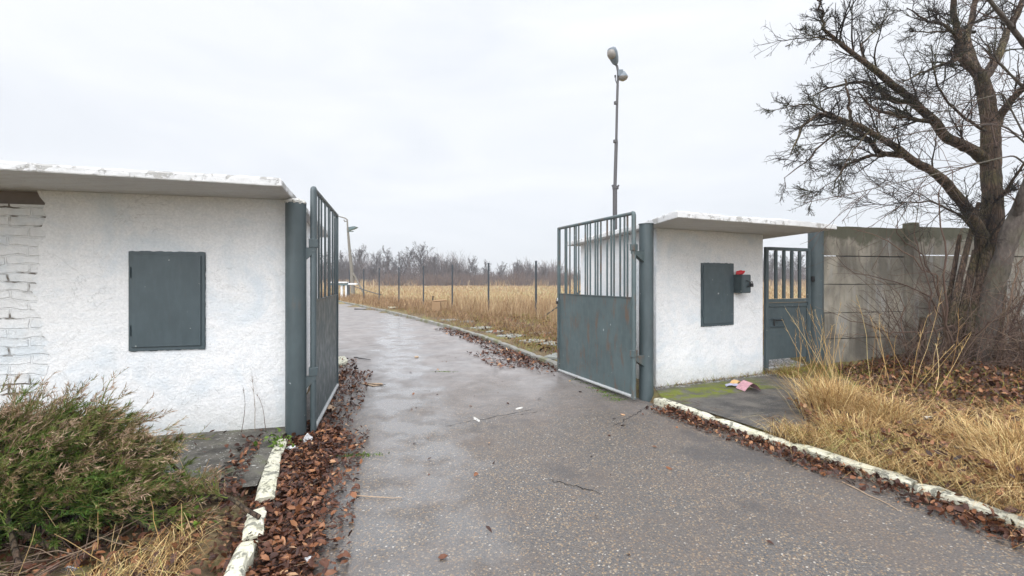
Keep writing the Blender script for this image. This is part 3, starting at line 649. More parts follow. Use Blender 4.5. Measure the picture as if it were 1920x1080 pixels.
def gate(h0, h1, label, zb, zt, zs, bars, mat, loc, faceout, bottom_mat, sheet_side):
    H0 = Vector((*h0, 0)); H1 = Vector((*h1, 0)); d_ = (H1-H0).normalized(); n_ = Vector((-d_.y, d_.x, 0)); n_ = n_ if n_.dot(-H0) > 0 else -n_; L = (H1-H0).length
    t = thing('metal_gate', label, 'gate', (h0[0], h0[1], 0))
    at = lambda u, z, o=0: H0+d_*u+n_*o+Vector((0, 0, z))
    r = .030
    MB().tube([at(0, zb), at(0, zt-.03), at(.008, zt-.008), at(.03, zt)], [r, r, r, r*.95], 16).build('hinge_stile', mat, t)
    MB().tube([at(.02, zt-.004), at(L, zt-.004)], .024, 14).build('top_rail', mat, t)
    MB().box(at(L, (zb+zt)/2), (.045, .045, zt-zb+.02), d_, n_, (0, 0, 1), bev=.004).build('lock_stile', mat, t)
    MB().tube([at(.03, zb+.03, .01), at(L*.55, zb+.028, .01), at(L-.02, zb+.03, .01)], .022, 12).build('bottom_rail', bottom_mat, t)
    sh = MB(); nseg = 10
    sh.box(at(L/2, (zb+.05+zs)/2, .0), (L-.05, .008, zs-zb-.05), d_, n_, (0, 0, 1)); 
    sho = sh.build('sheet_panel', mat, t)
    MB().box(at(L/2, zs+.006, 0), (L-.05, .03, .012), d_, n_, (0, 0, 1)).build('mid_rail', mat, t)
    for fr in bars:
        u = fr*L; MB().box(at(u, (zs+.012+zt-.025)/2, random.choice((-.008, .008))), (.028, .012, zt-.025-zs-.012), d_, n_, (0, 0, 1)).build('bar', mat, t)
    return t, at, L, n_, d_
# fractions of the 18 bars from the photograph, measured from the hinge
def frac_from_px(h0, h1, px):
    w_ = Wall(h0, h1); return w_.u(px)/w_.len
HR0, HR1 = (1.585, 5.92), (.795, 7.70)
bp = [1020+x/2.7 for x in (105, 117, 129, 152, 165, 178, 207, 218, 232, 262, 274, 290, 322, 338, 352, 388, 405, 420)]
barsR = [frac_from_px(HR0, HR1, p) for p in bp]
gR, atR, LR, nR, dR = gate(HR0, HR1, 'open slate grey metal gate leaf at the right with rust streaks', .05, 2.475, 1.365, barsR, MAT['gate'], None, 1, MAT['pipe'], 1)
HL0, HL1 = (-2.035, 4.66), (-2.535, 6.58)
barsL = [b for b in barsR]
gL, atL, LL, nL, dL = gate(HL0, HL1, 'open slate grey metal gate leaf at the left, seen nearly edge on', .055, 2.54, 1.385, barsL, MAT['metal'], None, 1, MAT['pipe'], 1)
mb = MB(); mb.box(atR(LR+.002, 1.22, .035), (.045, .025, .05), dR, nR, (0, 0, 1), bev=.005); pk = mb.build('padlock', MAT['black'], gR)
mb = MB(); mb.tube([atR(LR-.015, 1.24, .035), atR(LR-.015, 1.28, .035), atR(LR, 1.295, .035), atR(LR+.016, 1.28, .035), atR(LR+.016, 1.24, .035)], .006, 8); mb.build('shackle', MAT['silver'], pk)
mb = MB(); mb.tube([atR(LR-.01, .25, .03), atR(LR-.01, 1.25, .03)], .009, 8); mb.build('drop_bolt', MAT['gate'], gR)
def hinge(parent, pc, hc, z, mat):
    a_ = Vector((*pc, z)); b_ = Vector((*hc, z)); dd_ = (b_-a_); dd_.z = 0; L_ = dd_.length; dd_.normalize(); n_ = Vector((-dd_.y, dd_.x, 0))
    mb = MB(); p = a_+dd_*.07
    q = b_+dd_*.025
    mb.prism([p+n_*.03+Vector((0, 0, 0)), q+n_*.03, q+n_*.03-Vector((0, 0, .035)), p+n_*.03-Vector((0, 0, .15))], n_*-.06)
    mb.build('hinge_bracket', mat, parent)
    mb = MB(); mb.box(b_+Vector((0, 0, .045)), (.085, .07, .085), dd_, n_, (0, 0, 1), bev=.004); mb.build('hinge_block', mat, parent)
for z in (.62, 1.93): hinge(gL, PL, HL0, z, MAT['metal'])
for z in (.60, 1.98): hinge(gR, PR, HR0, z, MAT['gate'])
MB().tube([(*PR, 1.605), (*PR, 1.613)], .0965, 28).build('weld_seam', MAT['metal'], pir)
# wicket door
WD = Wall((4.17, 7.5), (5.16, 7.89)); dz0, dz1 = .10, 2.145; dl = WD.len
td = thing('metal_door', 'narrow slate grey metal door with vertical bars over a sheet panel under the roof overhang', 'door', (4.17, 7.5, 0))
for u in (.03, dl-.03): MB().box(WD.at(u, (dz0+dz1)/2), (.06, .05, dz1-dz0), WD.d, WD.n, (0, 0, 1), bev=.004).build('stile', MAT['metal'], td)
MB().box(WD.at(dl/2, dz1-.025), (dl-.12, .048, .055), WD.d, WD.n, (0, 0, 1), bev=.003).build('top_rail', MAT['metal'], td)
MB().box(WD.at(dl/2, 1.255), (dl-.12, .048, .06), WD.d, WD.n, (0, 0, 1), bev=.003).build('mid_rail', MAT['metal'], td)
for k in range(4):
    u = .06+(dl-.12)*(k+1)/5; MB().box(WD.at(u, (1.29+dz1-.055)/2), (.055, .03, dz1-.055-1.29), WD.d, WD.n, (0, 0, 1), bev=.003).build('bar', MAT['metal'], td)
sp = MB().box(WD.at(dl/2, (.28+1.22)/2, -.005), (dl-.125, .012, .94), WD.d, WD.n, (0, 0, 1)).build('sheet_panel', MAT['metal'], td)
mb = MB()
mb.box(WD.at(dl/2, 1.165, .012), (dl-.17, .015, .02), WD.d, WD.n, (0, 0, 1)); mb.box(WD.at(dl-.075, .74, .012), (.02, .015, .86), WD.d, WD.n, (0, 0, 1)); mb.build('inner_frame', MAT['metal'], td)
mb = MB(); mb.box(WD.at(.25, .955, .012), (.38, .02, .018), WD.d, WD.n, (0, 0, 1)); mb.box(WD.at(.25, .83, .012), (.38, .02, .018), WD.d, WD.n, (0, 0, 1)); mb.box(WD.at(.25, .89, .004), (.38, .006, .107), WD.d, WD.n, (0, 0, 1)); lk = mb.build('lock_plate', MAT['hatch'], td)
mb = MB(); mb.tube([WD.at(.18, .84, .03), WD.at(.17, .95, .03), WD.at(.2, .935, .045), WD.at(.33, .925, .05)], .010, 8); mb.build('handle', MAT['black'], lk)
MB().tube([WD.at(dl-.03, dz1, 0), WD.at(dl-.03, dz1+.14, 0)], .008, 8).build('rod', MAT['metal'], td)
MB().box(WD.at(dl/2, .13, 0), (dl-.12, .05, .035), WD.d, WD.n, (0, 0, 1)).build('bottom_rail', MAT['pipe'], td)
PD = (5.32, 7.97); pdp = pillar('door_post', PD, .118, 2.44, 'thick round slate grey post between the barred door and the concrete fence', MAT['metal'])
pdp['category'] = 'post'
MB().box(WD.at(dl+.03, 1.62, .03), (.06, .05, .09), WD.d, WD.n, (0, 0, 1), bev=.006).build('hinge_block', MAT['black'], td)
# ---------------------------------------------------------------- precast fence
F0 = Vector((5.44, 7.93, 0)); fd = Vector((1.79, .40, 0)).normalized(); fn = Vector((fd.y, -fd.x, 0))
fw = thing('concrete_fence', 'weathered grey precast concrete panel fence with moss along its top edge', 'fence', tuple(F0))
fat = lambda u, z, o=0: F0+fd*u+fn*o+Vector((0, 0, z))
gap_open = {(0, 3): (0, .30), (1, 3): (0, 9)}
posts_u = [1.86, 4.0, 6.15, 8.3, 10.4]; start = 0
rows = [(.10, .565), (.575, 1.02), (1.028, 1.52), (1.53, 2.015), (2.03, 2.545)]
for bi, pu in enumerate(posts_u):
    for ri, (a0, a1) in enumerate(rows):
        sink = random.uniform(-.012, .012); tp_ = 0
        
        if bi >= 1: a0 += .04; a1 += .04
        mb = MB(); n = 14; prof = []
        lo = [start+.002+(pu-.07-start-.004)*k/n for k in range(n+1)]
        top = [fat(u, a1+random.uniform(-.006, .003), sink) for u in lo]; bot = [fat(u, a0+random.uniform(-.002, .004), sink) for u in lo]
        off = -fn*.05; vs = top+bot+[p+off for p in top]+[p+off for p in bot]; N1 = n+1
        fs = [(k, k+1, N1+k+1, N1+k) for k in range(n)]+[(2*N1+k, 3*N1+k, 3*N1+k+1, 2*N1+k+1) for k in range(n)]+[(k, 2*N1+k, 2*N1+k+1, k+1) for k in range(n)]+[(N1+k, N1+k+1, 3*N1+k+1, 3*N1+k) for k in range(n)]
        fs += [(0, N1, 3*N1, 2*N1), (n, 2*N1+n, 3*N1+n, N1+n)]
        mb.add(vs, fs); mb.build('panel', MAT['fence'], fw)
    for ri in range(4):
        za = rows[ri][1]-.05+(.04 if bi else 0); u_a = start; u_b = pu-.07
        if (bi, ri) in gap_open: u_a = min(u_b-.02, start+gap_open[(bi, ri)][1])
        MB().box(fat((u_a+u_b)/2, za+.055, -.035), (u_b-u_a, .02, .09), fd, fn, (0, 0, 1)).build('joint', MAT['black'], fw)
    mb = MB(); mb.box(fat(pu, 1.30, .045), (.13, .20, 2.68), fd, fn, (0, 0, 1), bev=.012); mb.build('post', MAT['fence'], fw)
    start = pu+.07
# ---------------------------------------------------------------- street lamps
LB = Vector(((1153-960)/F*14, 14, 0))
tl = thing('street_lamp', 'tall thin dark lamp pole with two lamp heads rising behind the right gate', 'street lamp', tuple(LB))
def lp(px, py): return P(px, py, 14.0)
m = MB(); m.tube([LB, lp(1153, 352)], .068, 14); m.tube([lp(1153, 352), lp(1155.5, 265)], .052, 14); m.tube([lp(1155.5, 265), lp(1157, 195), lp(1158, 160)], .038, 12); m.tube([lp(1158, 160), lp(1159, 135), lp(1157, 124), lp(1152, 117)], .036, 10); m.build('pole', MAT['polem'], tl)
m = MB()
for (py, r_) in ((352, .095), (265, .07), (193, .05)):
    p = lp(1154, py); m = MB().tube([p-Vector((0, 0, .04)), p+Vector((0, 0, .04))], r_, 12)
    if py == 352:
        for s_ in (-1, 1): m.tube([lp(1154, 352), lp(1154+s_*4, 351), lp(1154+s_*6, 347)], .03, 6)
    m.build('collar', MAT['polem'], tl)
def loft(sections, n=16, cap=True):
    mb = MB(); vs = []
    for (c_, ux, uy, a_, b_) in sections:
        for k in range(n):
            th = 2*math.pi*k/n; vs.append(Vector(c_)+Vector(ux)*a_*math.copysign(abs(math.cos(th))**.7, math.cos(th))+Vector(uy)*b_*math.copysign(abs(math.sin(th))**.7, math.sin(th)))
    fs = [(i*n+k, i*n+(k+1) % n, (i+1)*n+(k+1) % n, (i+1)*n+k) for i in range(len(sections)-1) for k in range(n)]
    mb.add(vs, fs, True); mb.add(vs[:n], [tuple(reversed(range(n)))]); mb.add(vs[-n:], [tuple(range(n))]); return mb
a0 = lp(1155, 121); a1 = lp(1143, 96); ax_ = (a1-a0).normalized()+Vector((0, -.45, 0)); ax_.normalize(); px_ = Vector((0, 0, 1)).cross(ax_).normalized(); pn_ = ax_.cross(px_).normalized()
L_ = (a1-a0).length*1.12
secs = [(a0+ax_*L_*t, px_, pn_, w_, h_) for t, w_, h_ in ((0, .05, .05), (.1, .09, .08), (.35, .13, .10), (.7, .15, .11), (.92, .13, .09), (1.0, .07, .05))]
hd = loft(secs).build('lamp_head', MAT['steelw'], tl)
secs = [(a0+ax_*L_*t-pn_*.07, px_, pn_, w_, h_) for t, w_, h_ in ((.38, .04, .04), (.45, .11, .10), (.65, .13, .13), (.85, .11, .10), (.93, .04, .04))]
loft(secs).build('lamp_glass', MAT['glass'], hd)
c_ = lp(1168, 144)
m = MB(); m.box(c_+Vector((-.09, 0, .09)), (.16, .2, .22), (1, 0, 0), bev=.03); m.tube([lp(1158, 150), c_+Vector((-.05, 0, 0))], .025, 8); fl = m.build('floodlight', MAT['steelw'], tl)
loft([(c_+Vector((.0, 0, z_)), (1, 0, 0), (0, 1, 0), r_, r_) for z_, r_ in ((-.02, .14), (.02, .135), (.08, .10), (.16, .05))]).build('reflector', MAT['steelw'], fl)
loft([(c_+Vector((.0, 0, z_)), (1, 0, 0), (0, 1, 0), r_, r_) for z_, r_ in ((-.022, .15), (-.07, .13), (-.12, .05))]).build('lamp_glass', MAT['glass'], fl)
m = MB(); m.tube([lp(1157, 158), lp(1154, 150), lp(1153.5, 143)], .012, 6); m.tube([lp(1153.5, 145), lp(1153.5, 141)], .025, 8); m.build('insulator', MAT['black'], tl)
# far concrete lamp pole
FB = Vector(((662-960)/F*44, 44, 0)); tf = thing('street_lamp', 'distant leaning concrete lamp pole with a dark floodlight pair beside the left gate', 'street lamp', tuple(FB))
def fp(px, py): return P(px, py, 44.0)
m = MB(); m.tube([FB, fp(659, 500), fp(655, 465), fp(652, 428)], [.21, .15, .13, .10], 12); m.build('pole', MAT['conc'], tf)
m = MB(); m.tube([fp(652, 430), fp(651, 412), fp(647, 409), fp(640, 407), fp(633, 405)], [.08, .07, .06, .055, .05], 8); m.tube([fp(650, 415), fp(646, 415), fp(645, 412)], .05, 6); m.build('arm', MAT['conc'], tf)
loft([(fp(634-9*t, 405-1*t), (0, 1, 0), (0, 0, 1), a_, b_) for t, a_, b_ in ((0, .08, .06), (.3, .16, .10), (.8, .15, .09), (1, .06, .04))]).build('lamp_head', MAT['steelw'], tf)
m = MB()
m.prism([fp(652, 426), fp(660, 424.5), fp(665, 424), fp(669, 425.5), fp(663, 429), fp(656, 431), fp(652, 433)], (0, .5, 0)); m.box(fp(657, 434), (.55, .3, .06)); m.build('floodlight', MAT['teal'], tf)
MB().tube([FB+Vector((1.2, 0, 0)), fp(657, 503)], .09, 8).build('brace', MAT['conc'], tf)
# ---------------------------------------------------------------- wire-fence posts
words = ['behind the right gatehouse, propped by a slanting brace', 'nearest one left of the right gate leaf', 'second from the right gate leaf', 'third from the right gate leaf', 'fourth from the right gate leaf', 'fifth from the right gate leaf', 'sixth from the right gate leaf', 'seventh from the right gate leaf, beside the leaning lamp pole', 'last before the left gate leaf, by the white capped barrier']
pxs = [None, 1005, 916, 848, 794, 748, 711, 682, 655]
for k in range(9):
    X_, Y_ = .99-1.95*(k-1), 18.8+2.3*(k-1)
    if pxs[k]: X_ = (pxs[k]-960)/F*Y_
    t = thing('fence_post', 'thin steel fence post, '+words[k], 'fence post', (X_, Y_, 0), 'posts of the missing wire fence along the field')
    MB().box((X_, Y_, 1.15), (.075, .075, 2.46), (1, .2, 0), bev=.006).build('shaft', MAT['postm'], t)
    MB().box((X_, Y_, 2.388), (.085, .085, .014), (1, .2, 0)).build('cap', MAT['postm'], t)
    if k == 0: MB().tube([(X_, Y_, 1.5), Vector(((1012-960)/F*18.0, 18.0, .05))], .028, 8).build('brace', MAT['postm'], t)
# white capped barrier far left
t = thing('barrier', 'low white capped barrier with dark brackets beside the distant bend of the road', 'barrier', tuple(G(648, 560)))
bY = 36.0
bq = lambda px, py, dy=0: P(px, py, bY+dy)
MB().box(bq(634, 529.5), (1.5, .5, .10), (1, .1, 0), bev=.02).build('cap_board', MAT['white'], t)
MB().box(bq(662, 532.5, -2), (.62*1.0, .5, .12), (1, .1, 0), bev=.02).build('cap_board', MAT['white'], t)
m = MB(); m.box(bq(640, 533), (1.7, .35, .14), (1, .1, 0)); m.tube([bq(651, 534), bq(647, 533), bq(644, 536)], .06, 6); m.build('bracket', MAT['teal'], t)
for px_q in (641, 649.5): MB().box(bq(px_q, 546), (.16, .16, 1.25), bev=.01).build('post', MAT['white'], t)
MB().box(bq(652, 546), (.10, .16, 1.3), bev=.01).build('post', MAT['postm'], t)
m = MB(); m.tube([bq(664, 537, -2), bq(690, 546, -4), P(715, 553, 30)], .03, 6); m.build('cable', MAT['postm'], t)
# ---------------------------------------------------------------- litter on the ground
crumple('plastic_bag', tuple(G(577, 826, .05)), (.055, .05, .075), MAT['white'], 'crumpled white plastic bag standing among leaves at the foot of the left gate', 'bag', 11)
crumple('plastic_scrap', tuple(G(545, 841, .04)), (.085, .05, .028), MAT['white'], 'flat torn white plastic scrap left of the crumpled bag', 'litter', 12)
crumple('plastic_scrap', tuple(G(577, 1047, .035)), (.045, .03, .012), MAT['white'], 'small shiny white scrap on the leaves near the lower edge', 'litter', 13)
crumple('foil_wrapper', tuple(G(132, 1068, .09)), (.055, .03, .022), MAT['silver'], 'silver crumpled wrapper with a yellow end under the juniper', 'wrapper', 14)
crumple('yellow_wrapper', tuple(G(148, 1061, .09)), (.022, .02, .018), MAT['yellow'], 'small yellow foil scrap beside the silver wrapper', 'wrapper', 15)
crumple('plastic_scrap', tuple(G(1737, 783, .15)), (.05, .03, .03), MAT['white'], 'small white scrap half hidden in the straw right of the kerb', 'litter', 16)
def slabthing(name, pts, z0, th, mat, label, cat):
    mb = MB(); mb.prism([(p.x, p.y, z0) for p in pts], (0, 0, th)); return tag(mb.build(name, mat), label, cat)
slabthing('cardboard_piece', [G(606, 764), G(616, 763), G(629, 770), G(624, 776), G(608, 771)], .035, .008, MAT['card'], 'small flat cardboard piece beside the bottom rail of the left gate', 'cardboard')
slabthing('paper_sheet', [G(674, 719), G(716, 719), G(719, 722), G(700, 725)], .005, .004, MAT['card'], 'flat wet paper sheet lying on the road past the left gate', 'paper')
slabthing('concrete_block', [G(625, 676), G(646, 674), G(652, 682), G(640, 690), G(620, 688)], .0, .07, MAT['kerbw'], 'pale broken concrete block at the road edge behind the left gate', 'block')
slabthing('paper_scrap', [G(777, 669), G(784, 668.6), G(785, 671), G(778, 671.5)], .006, .01, MAT['card'], 'tiny pale scrap in the middle of the road', 'litter')
crumple('concrete_chunk', tuple(G(976, 765, .0)), (.09, .05, .012), MAT['crumble'], 'pale crumbled concrete chip at the end of the road crack', 'rubble', 21)
crumple('concrete_chunk', tuple(G(893, 786, .0)), (.12, .03, .010), MAT['crumble'], 'long pale crumb lying along the road crack', 'rubble', 22)
crumple('concrete_chunk', tuple(G(737, 577, .15)), (.38, .2, .12), MAT['kerbw'], 'white rubble lump on the verge behind the distant kerb', 'rubble', 23)
tb = thing('crate', 'broken open wooden crate frame with a white top edge standing in the dry grass', 'crate', tuple(G(822, 585)))
for a_, b_, r_ in (((811, 564), (811, 583), .035), ((811, 564.5), (838, 563), .045), ((812, 555), (811, 566), .03)):
    MB().tube([P(*a_, 20.5), P(*b_, 20.5)], r_, 6).build('batten', MAT['wood'] if a_[1] > 560 else MAT['black'], tb)
MB().box(P(819, 574, 20.6), (.36, .3, .4), bev=.01).build('side_board', MAT['wood'], tb)
# sticks
def stick(a_, b_, z, r_, label, mat='wood'):
    A2 = G(*a_, z); B2 = G(*b_, z); n = 6; pts = [A2.lerp(B2, i/n)+Vector((random.uniform(-.01, .01), random.uniform(-.01, .01), random.uniform(0, .006)+r_)) for i in range(n+1)]
    tag(MB().tube(pts, [r_*(1-.5*i/n) for i in range(n+1)], 6).build('stick', MAT[mat]), label, 'stick')
stick((663, 932), (752, 935), .002, .004, 'thin pale straight stalk lying across the road in the foreground', 'straw' if False else 'card')
stick((1578, 905), (1688, 959), .002, .004, 'long pale stalk lying beside the leaves of the right kerb', 'card')
stick((664, 671), (695, 676), .002, .012, 'dark twig lying on wet asphalt behind the left gate', 'black')
stick((690, 721), (722, 723), .002, .008, 'dark twig touching the flat wet paper sheet', 'black')
stick((665, 580.5), (687, 581), .002, .03, 'dark strip lying far along the pale road', 'black')
# paving slabs on the verge beyond the gate
k = 0
for (px0, py0, w_, dpt) in ((960, 630, .6, .6), (905, 615, .6, .5), (880, 603, .5, .5), (1000, 640, .55, .5), (1040, 645, .6, .5), (1015, 625, .5, .5), (930, 622, .5, .4), (845, 600, .5, .5), (1046, 668, .5, .35)):
    p = G(px0, py0, .09); a_ = random.uniform(-.15, .15)-.42; mb = MB(); mb.box(p, (w_, dpt, .05), (math.cos(a_+1.3), math.sin(a_+1.3), 0), bev=.006)
    o = tag(mb.build('paving', MAT['paving']), kind='structure')
# ---------------------------------------------------------------- scatter helpers
def in_poly(n, pg, g=rng):
    pg = np.array(pg); lo = pg.min(0); hi = pg.max(0); out_ = np.zeros((0, 2))
    while len(out_) < n:
        q = g.uniform(lo, hi, (n*2, 2)); out_ = np.concatenate([out_, q[inside(q[:, 0], q[:, 1], pg)]])
    return out_[:n]
def along(n, line, w0, w1, g=rng, pw=1.0):
    L = np.array(line, float); d_ = np.r_[0, np.cumsum(np.linalg.norm(np.diff(L, axis=0), axis=1))]; q = g.uniform(0, d_[-1], n)
    x = np.interp(q, d_, L[:, 0]); y = np.interp(q, d_, L[:, 1]); x2 = np.interp(q+.05, d_, L[:, 0]); y2 = np.interp(q+.05, d_, L[:, 1]); x1 = np.interp(q-.05, d_, L[:, 0]); y1 = np.interp(q-.05, d_, L[:, 1])
    t = np.stack([x2-x1, y2-y1], 1); t /= np.linalg.norm(t, axis=1, keepdims=True)+1e-9; o = w0+(w1-w0)*g.uniform(0, 1, n)**pw
    return np.stack([x+t[:, 1]*o, y-t[:, 0]*o], 1)
def leaves(P2, Z, size, g=rng, tilt=.55):
    n = len(P2); a = g.uniform(0, 2*np.pi, n); s = size*np.where(g.uniform(0, 1, n) < .35, g.uniform(.3, .7, n), g.uniform(.6, 1.6, n)); asp = g.uniform(.30, .66, n)
    # local: base, tip, sides; folded on the midrib and curled
    fold = g.uniform(.05, .5, n); curl = g.uniform(-.35, .45, n)
    loc = np.zeros((n, 8, 3)); xs = np.array([-.5, -.18, .2, .5, -.2, .18, -.2, .18]); 
    loc[:, :, 0] = xs
    loc[:, 4, 1] = -.5*asp; loc[:, 5, 1] = -.42*asp; loc[:, 6, 1] = .5*asp; loc[:, 7, 1] = .42*asp
    loc[:, 4:, 2] = (fold*asp*.5)[:, None]
    loc[:, :, 2] += curl[:, None]*(xs[None]**2)*1.6+g.normal(0, .03, (n, 8))
    loc *= s[:, None, None]
    rx = g.normal(0, tilt, n); ry = g.normal(0, tilt, n); cx, sx, cy, sy, ca, sa = np.cos(rx), np.sin(rx), np.cos(ry), np.sin(ry), np.cos(a), np.sin(a)
    x, y, z = loc[..., 0], loc[..., 1], loc[..., 2]
    y, z = y*cx[:, None]-z*sx[:, None], y*sx[:, None]+z*cx[:, None]; x, z = x*cy[:, None]+z*sy[:, None], -x*sy[:, None]+z*cy[:, None]
    x, y = x*ca[:, None]-y*sa[:, None], x*sa[:, None]+y*ca[:, None]
    z = z-z.min(1, keepdims=True)
    V = np.stack([x+P2[:, :1], y+P2[:, 1:], z+Z[:, None]], -1).reshape(-1, 3)
    T = np.array([[0, 4, 1], [1, 4, 5], [1, 5, 2], [2, 5, 3], [0, 1, 6], [1, 7, 6], [1, 2, 7], [2, 3, 7]]); T = (T[None]+np.arange(n)[:, None, None]*8).reshape(-1, 3)
    r = np.clip(g.beta(1.3, 1.7, n), 0, 1); return V, T, np.repeat(r, 8)
def leaf_obj(P2, base, heap, size, tilt=.55, label=None):
    Z = np.where(inside(P2[:, 0], P2[:, 1], poly), 0.0, ground_h(P2[:, 0], P2[:, 1]))+base+rng.uniform(0, 1, len(P2))**1.5*heap
    V, T, r = leaves(P2, Z, size, tilt=tilt); o = tri_obj('fallen_leaves', V, T, r, MAT['leaf']); return tag(o, label, 'leaves', kind='stuff')
LK = [(-.9, 0), (-1.45, 2.2), (-1.64, 2.72), (-1.82, 3.16), (-2.10, 3.85), (-2.27, 4.35)]
strip = [(-.95, .8), (-1.45, 2.2), (-1.82, 3.16), (-2.27, 4.35), (-2.32, 4.75), (-2.0, 4.9), (-1.75, 4.75), (-1.62, 4.2), (-1.52, 3.7), (-1.36, 3.2), (-1.22, 2.75), (-1.06, 2.35), (-.9, 2.0), (-.5, .8)]
P2 = np.concatenate([in_poly(10500, strip)+rng.normal(0, .035, (10500, 2)), along(1500, [(-1.0, 1.9), (-1.36, 3.2), (-1.62, 4.2), (-1.75, 4.8)], -.1, .25, pw=2.2)])
leaf_obj(P2, .002, .055, .046, .38, 'thick strip of wet brown leaves between the left kerb and the asphalt')
P2 = np.concatenate([along(1500, [(-2.2, 4.8), (-2.4, 5.7), (-2.62, 6.6), (-2.9, 7.8)], .0, .50, pw=2.0), along(250, [(-3.0, 7.6), (-3.5, 9)], 0, .4)])
leaf_obj(P2, .002, .04, .048, .5, 'narrow strip of leaves at the foot of the left gate leaf')
P2 = along(4200, [p for p in RK], -.02, -.02-.30, pw=2.0); P2 = along(6200, RK[1:], -.0, .27, pw=2.2); P2 = P2[(np.sin(P2[:, 1]*5)+rng.uniform(-1, 1.4, len(P2)) > -.9) & (P2[:, 1] < 5.6)]
leaf_obj(P2, .002, .05, .042, .55, 'line of brown leaves lying against the white right kerb')
P2 = np.concatenate([along(1500, [(1.0, 7.9), (.3, 9.7), (-.53, 11.87), (-2.0, 15)], -.02, -.6, pw=1.8), along(500, [(.75, 8.5), (0, 10.4)], -.02, -1.1, pw=1.5)])
leaf_obj(P2, .002, .03, .075, .4, 'thin drift of leaves against the grey kerb behind the gate')
P2 = np.concatenate([in_poly(6500, [(-4.6, 1.2), (-1.2, 1.4), (-1.75, 3.1), (-2.3, 3.4), (-3.0, 3.5), (-4.6, 3.3)])])
leaf_obj(P2, .002, .05, .044, .55, 'leaf litter under the juniper')
P2 = np.concatenate([in_poly(24000, [(5.3, 7.5), (4.6, 5.6), (5.2, 4.4), (7, 4.0), (11, 6), (11, 9.0), (7.3, 8.2)])])
leaf_obj(P2, .002, .06, .060, .55, 'deep brown leaf litter below the tree and the concrete fence')
P2 = in_poly(7000, [(3.2, 2.6), (5, 2.2), (7, 4), (5.2, 5.8), (3.4, 5.6), (2.9, 4.2)]); leaf_obj(P2, .002, .17, .055, .6, 'brown leaves mixed in the dead grass of the right verge')
P2 = np.stack([rng.uniform(-2.6, 2.6, 110), rng.uniform(2.2, 13, 110)], 1); P2 = P2[inside(P2[:, 0], P2[:, 1], poly)]
leaf_obj(P2, .002, .0, .045, .3, 'single leaves scattered over the road')
P2 = in_poly(1600, [(.9, 8.6), (3, 12.5), (2, 17), (-3, 22), (-1.6, 15.2), (-.3, 12)]); leaf_obj(P2, .002, .04, .09, .5, 'leaves lying on the far verge')
P2 = np.concatenate([along(420, [(-1.9, 3.3), (-2.35, 3.15), (-3.2, 3.5)], -.1, .12), along(260, [(-1.98, 3.3), (-2.36, 4.4)], -.02, -.22, pw=1.8), in_poly(60, YARD)]); leaf_obj(P2, .012, .03, .044, .4, 'leaves lying round the edge of the flaked pavement by the left wall')
# dead twigs in the leaf strips
def twig_scatter(P2, ln, r_, h, label):
    n = len(P2); a = rng.uniform(0, 2*np.pi, n); L = ln*rng.uniform(.3, 1.3, n); K = 4; Pn = np.zeros((n, K, 3)); z0 = np.where(inside(P2[:, 0], P2[:, 1], poly), 0, ground_h(P2[:, 0], P2[:, 1]))
    d_ = np.stack([np.cos(a), np.sin(a), rng.uniform(-.02, h, n)], 1)
    Pn[:, 0] = np.c_[P2, z0+rng.uniform(.01, .05, n)]
    for k in range(1, K): d_ = d_+rng.normal(0, .12, (n, 3))*[1, 1, .5]; Pn[:, k] = Pn[:, k-1]+d_*(L/(K-1))[:, None]
    V, Q, r = batch_tubes(Pn, np.full((n, K), r_)*np.linspace(1, .5, K)[None], 3, rng.uniform(0, 1, n)**.6)
    return tag(quad_obj('dead_twigs', V, Q, MAT['bramble'], None, r), label, 'twigs', kind='stuff')
twig_scatter(np.concatenate([in_poly(420, strip), along(420, RK, -.3, .35)]), .16, .0018, .12, 'thin dead stalks lying in the leaves along both kerbs')
# ---------------------------------------------------------------- grass
def grass(name, P2, h0, h1, w_, lean, curl, mat, label, stiff=1.0, rn=None, cat='grass', leanamp=.3):
    n = len(P2); z = np.where(inside(P2[:, 0], P2[:, 1], poly), 0, ground_h(P2[:, 0], P2[:, 1])); H = rng.uniform(h0, h1, n)
    ln = np.array([*lean, 0])[None]+rng.normal(0, leanamp, (n, 3))*[1, 1, 0]
    V, T, r = blades(np.c_[P2, z-.01], H, w_*rng.uniform(.6, 1.3, n), ln, rng.uniform(0, 1, n) if rn is None else rn, curl, stiff=stiff)
    return tag(tri_obj(name, V, T, r, MAT[mat]), label, cat, kind='stuff')
def clumped(n, pg, nc, sig, g=rng):
    c_ = in_poly(nc, pg); w_ = g.uniform(.3, 1, nc); i = g.choice(nc, n, p=w_/w_.sum()); return c_[i]+g.normal(0, sig, (n, 2))
# tall straw along the field fence
fl_ = [(5, 14), (.99, 18.8), (-5, 25.9), (-12.6, 34.9), (-22, 46)]
P2 = np.concatenate([along(15000, fl_, -1.6, 2.0), along(6000, [(6, 13), (.99, 18.8), (-2, 22)], 1, 6)]); 
dens = np.sin(P2[:, 0]*2.1)+np.sin(P2[:, 1]*1.7+P2[:, 0]); P2 = P2[(dens > -1.2) | (rng.uniform(0, 1, len(P2)) < .35)]
P2 = P2[~inside(P2[:, 0], P2[:, 1], poly)]; east = P2[:, 0] > -3.4
grass('tall_grass', P2[east], .32, .90, .012, (.05, 0), .22, 'reed', 'tall standing dry grass along the fence posts in front of the field', leanamp=.14)
grass('tall_grass', P2[~east][:9000], .15, .55, .018, (.05, 0), .35, 'reed', 'lower brownish dry grass by the left fence posts', leanamp=.25, rn=rng.uniform(0, .7, min(9000, (~east).sum())))
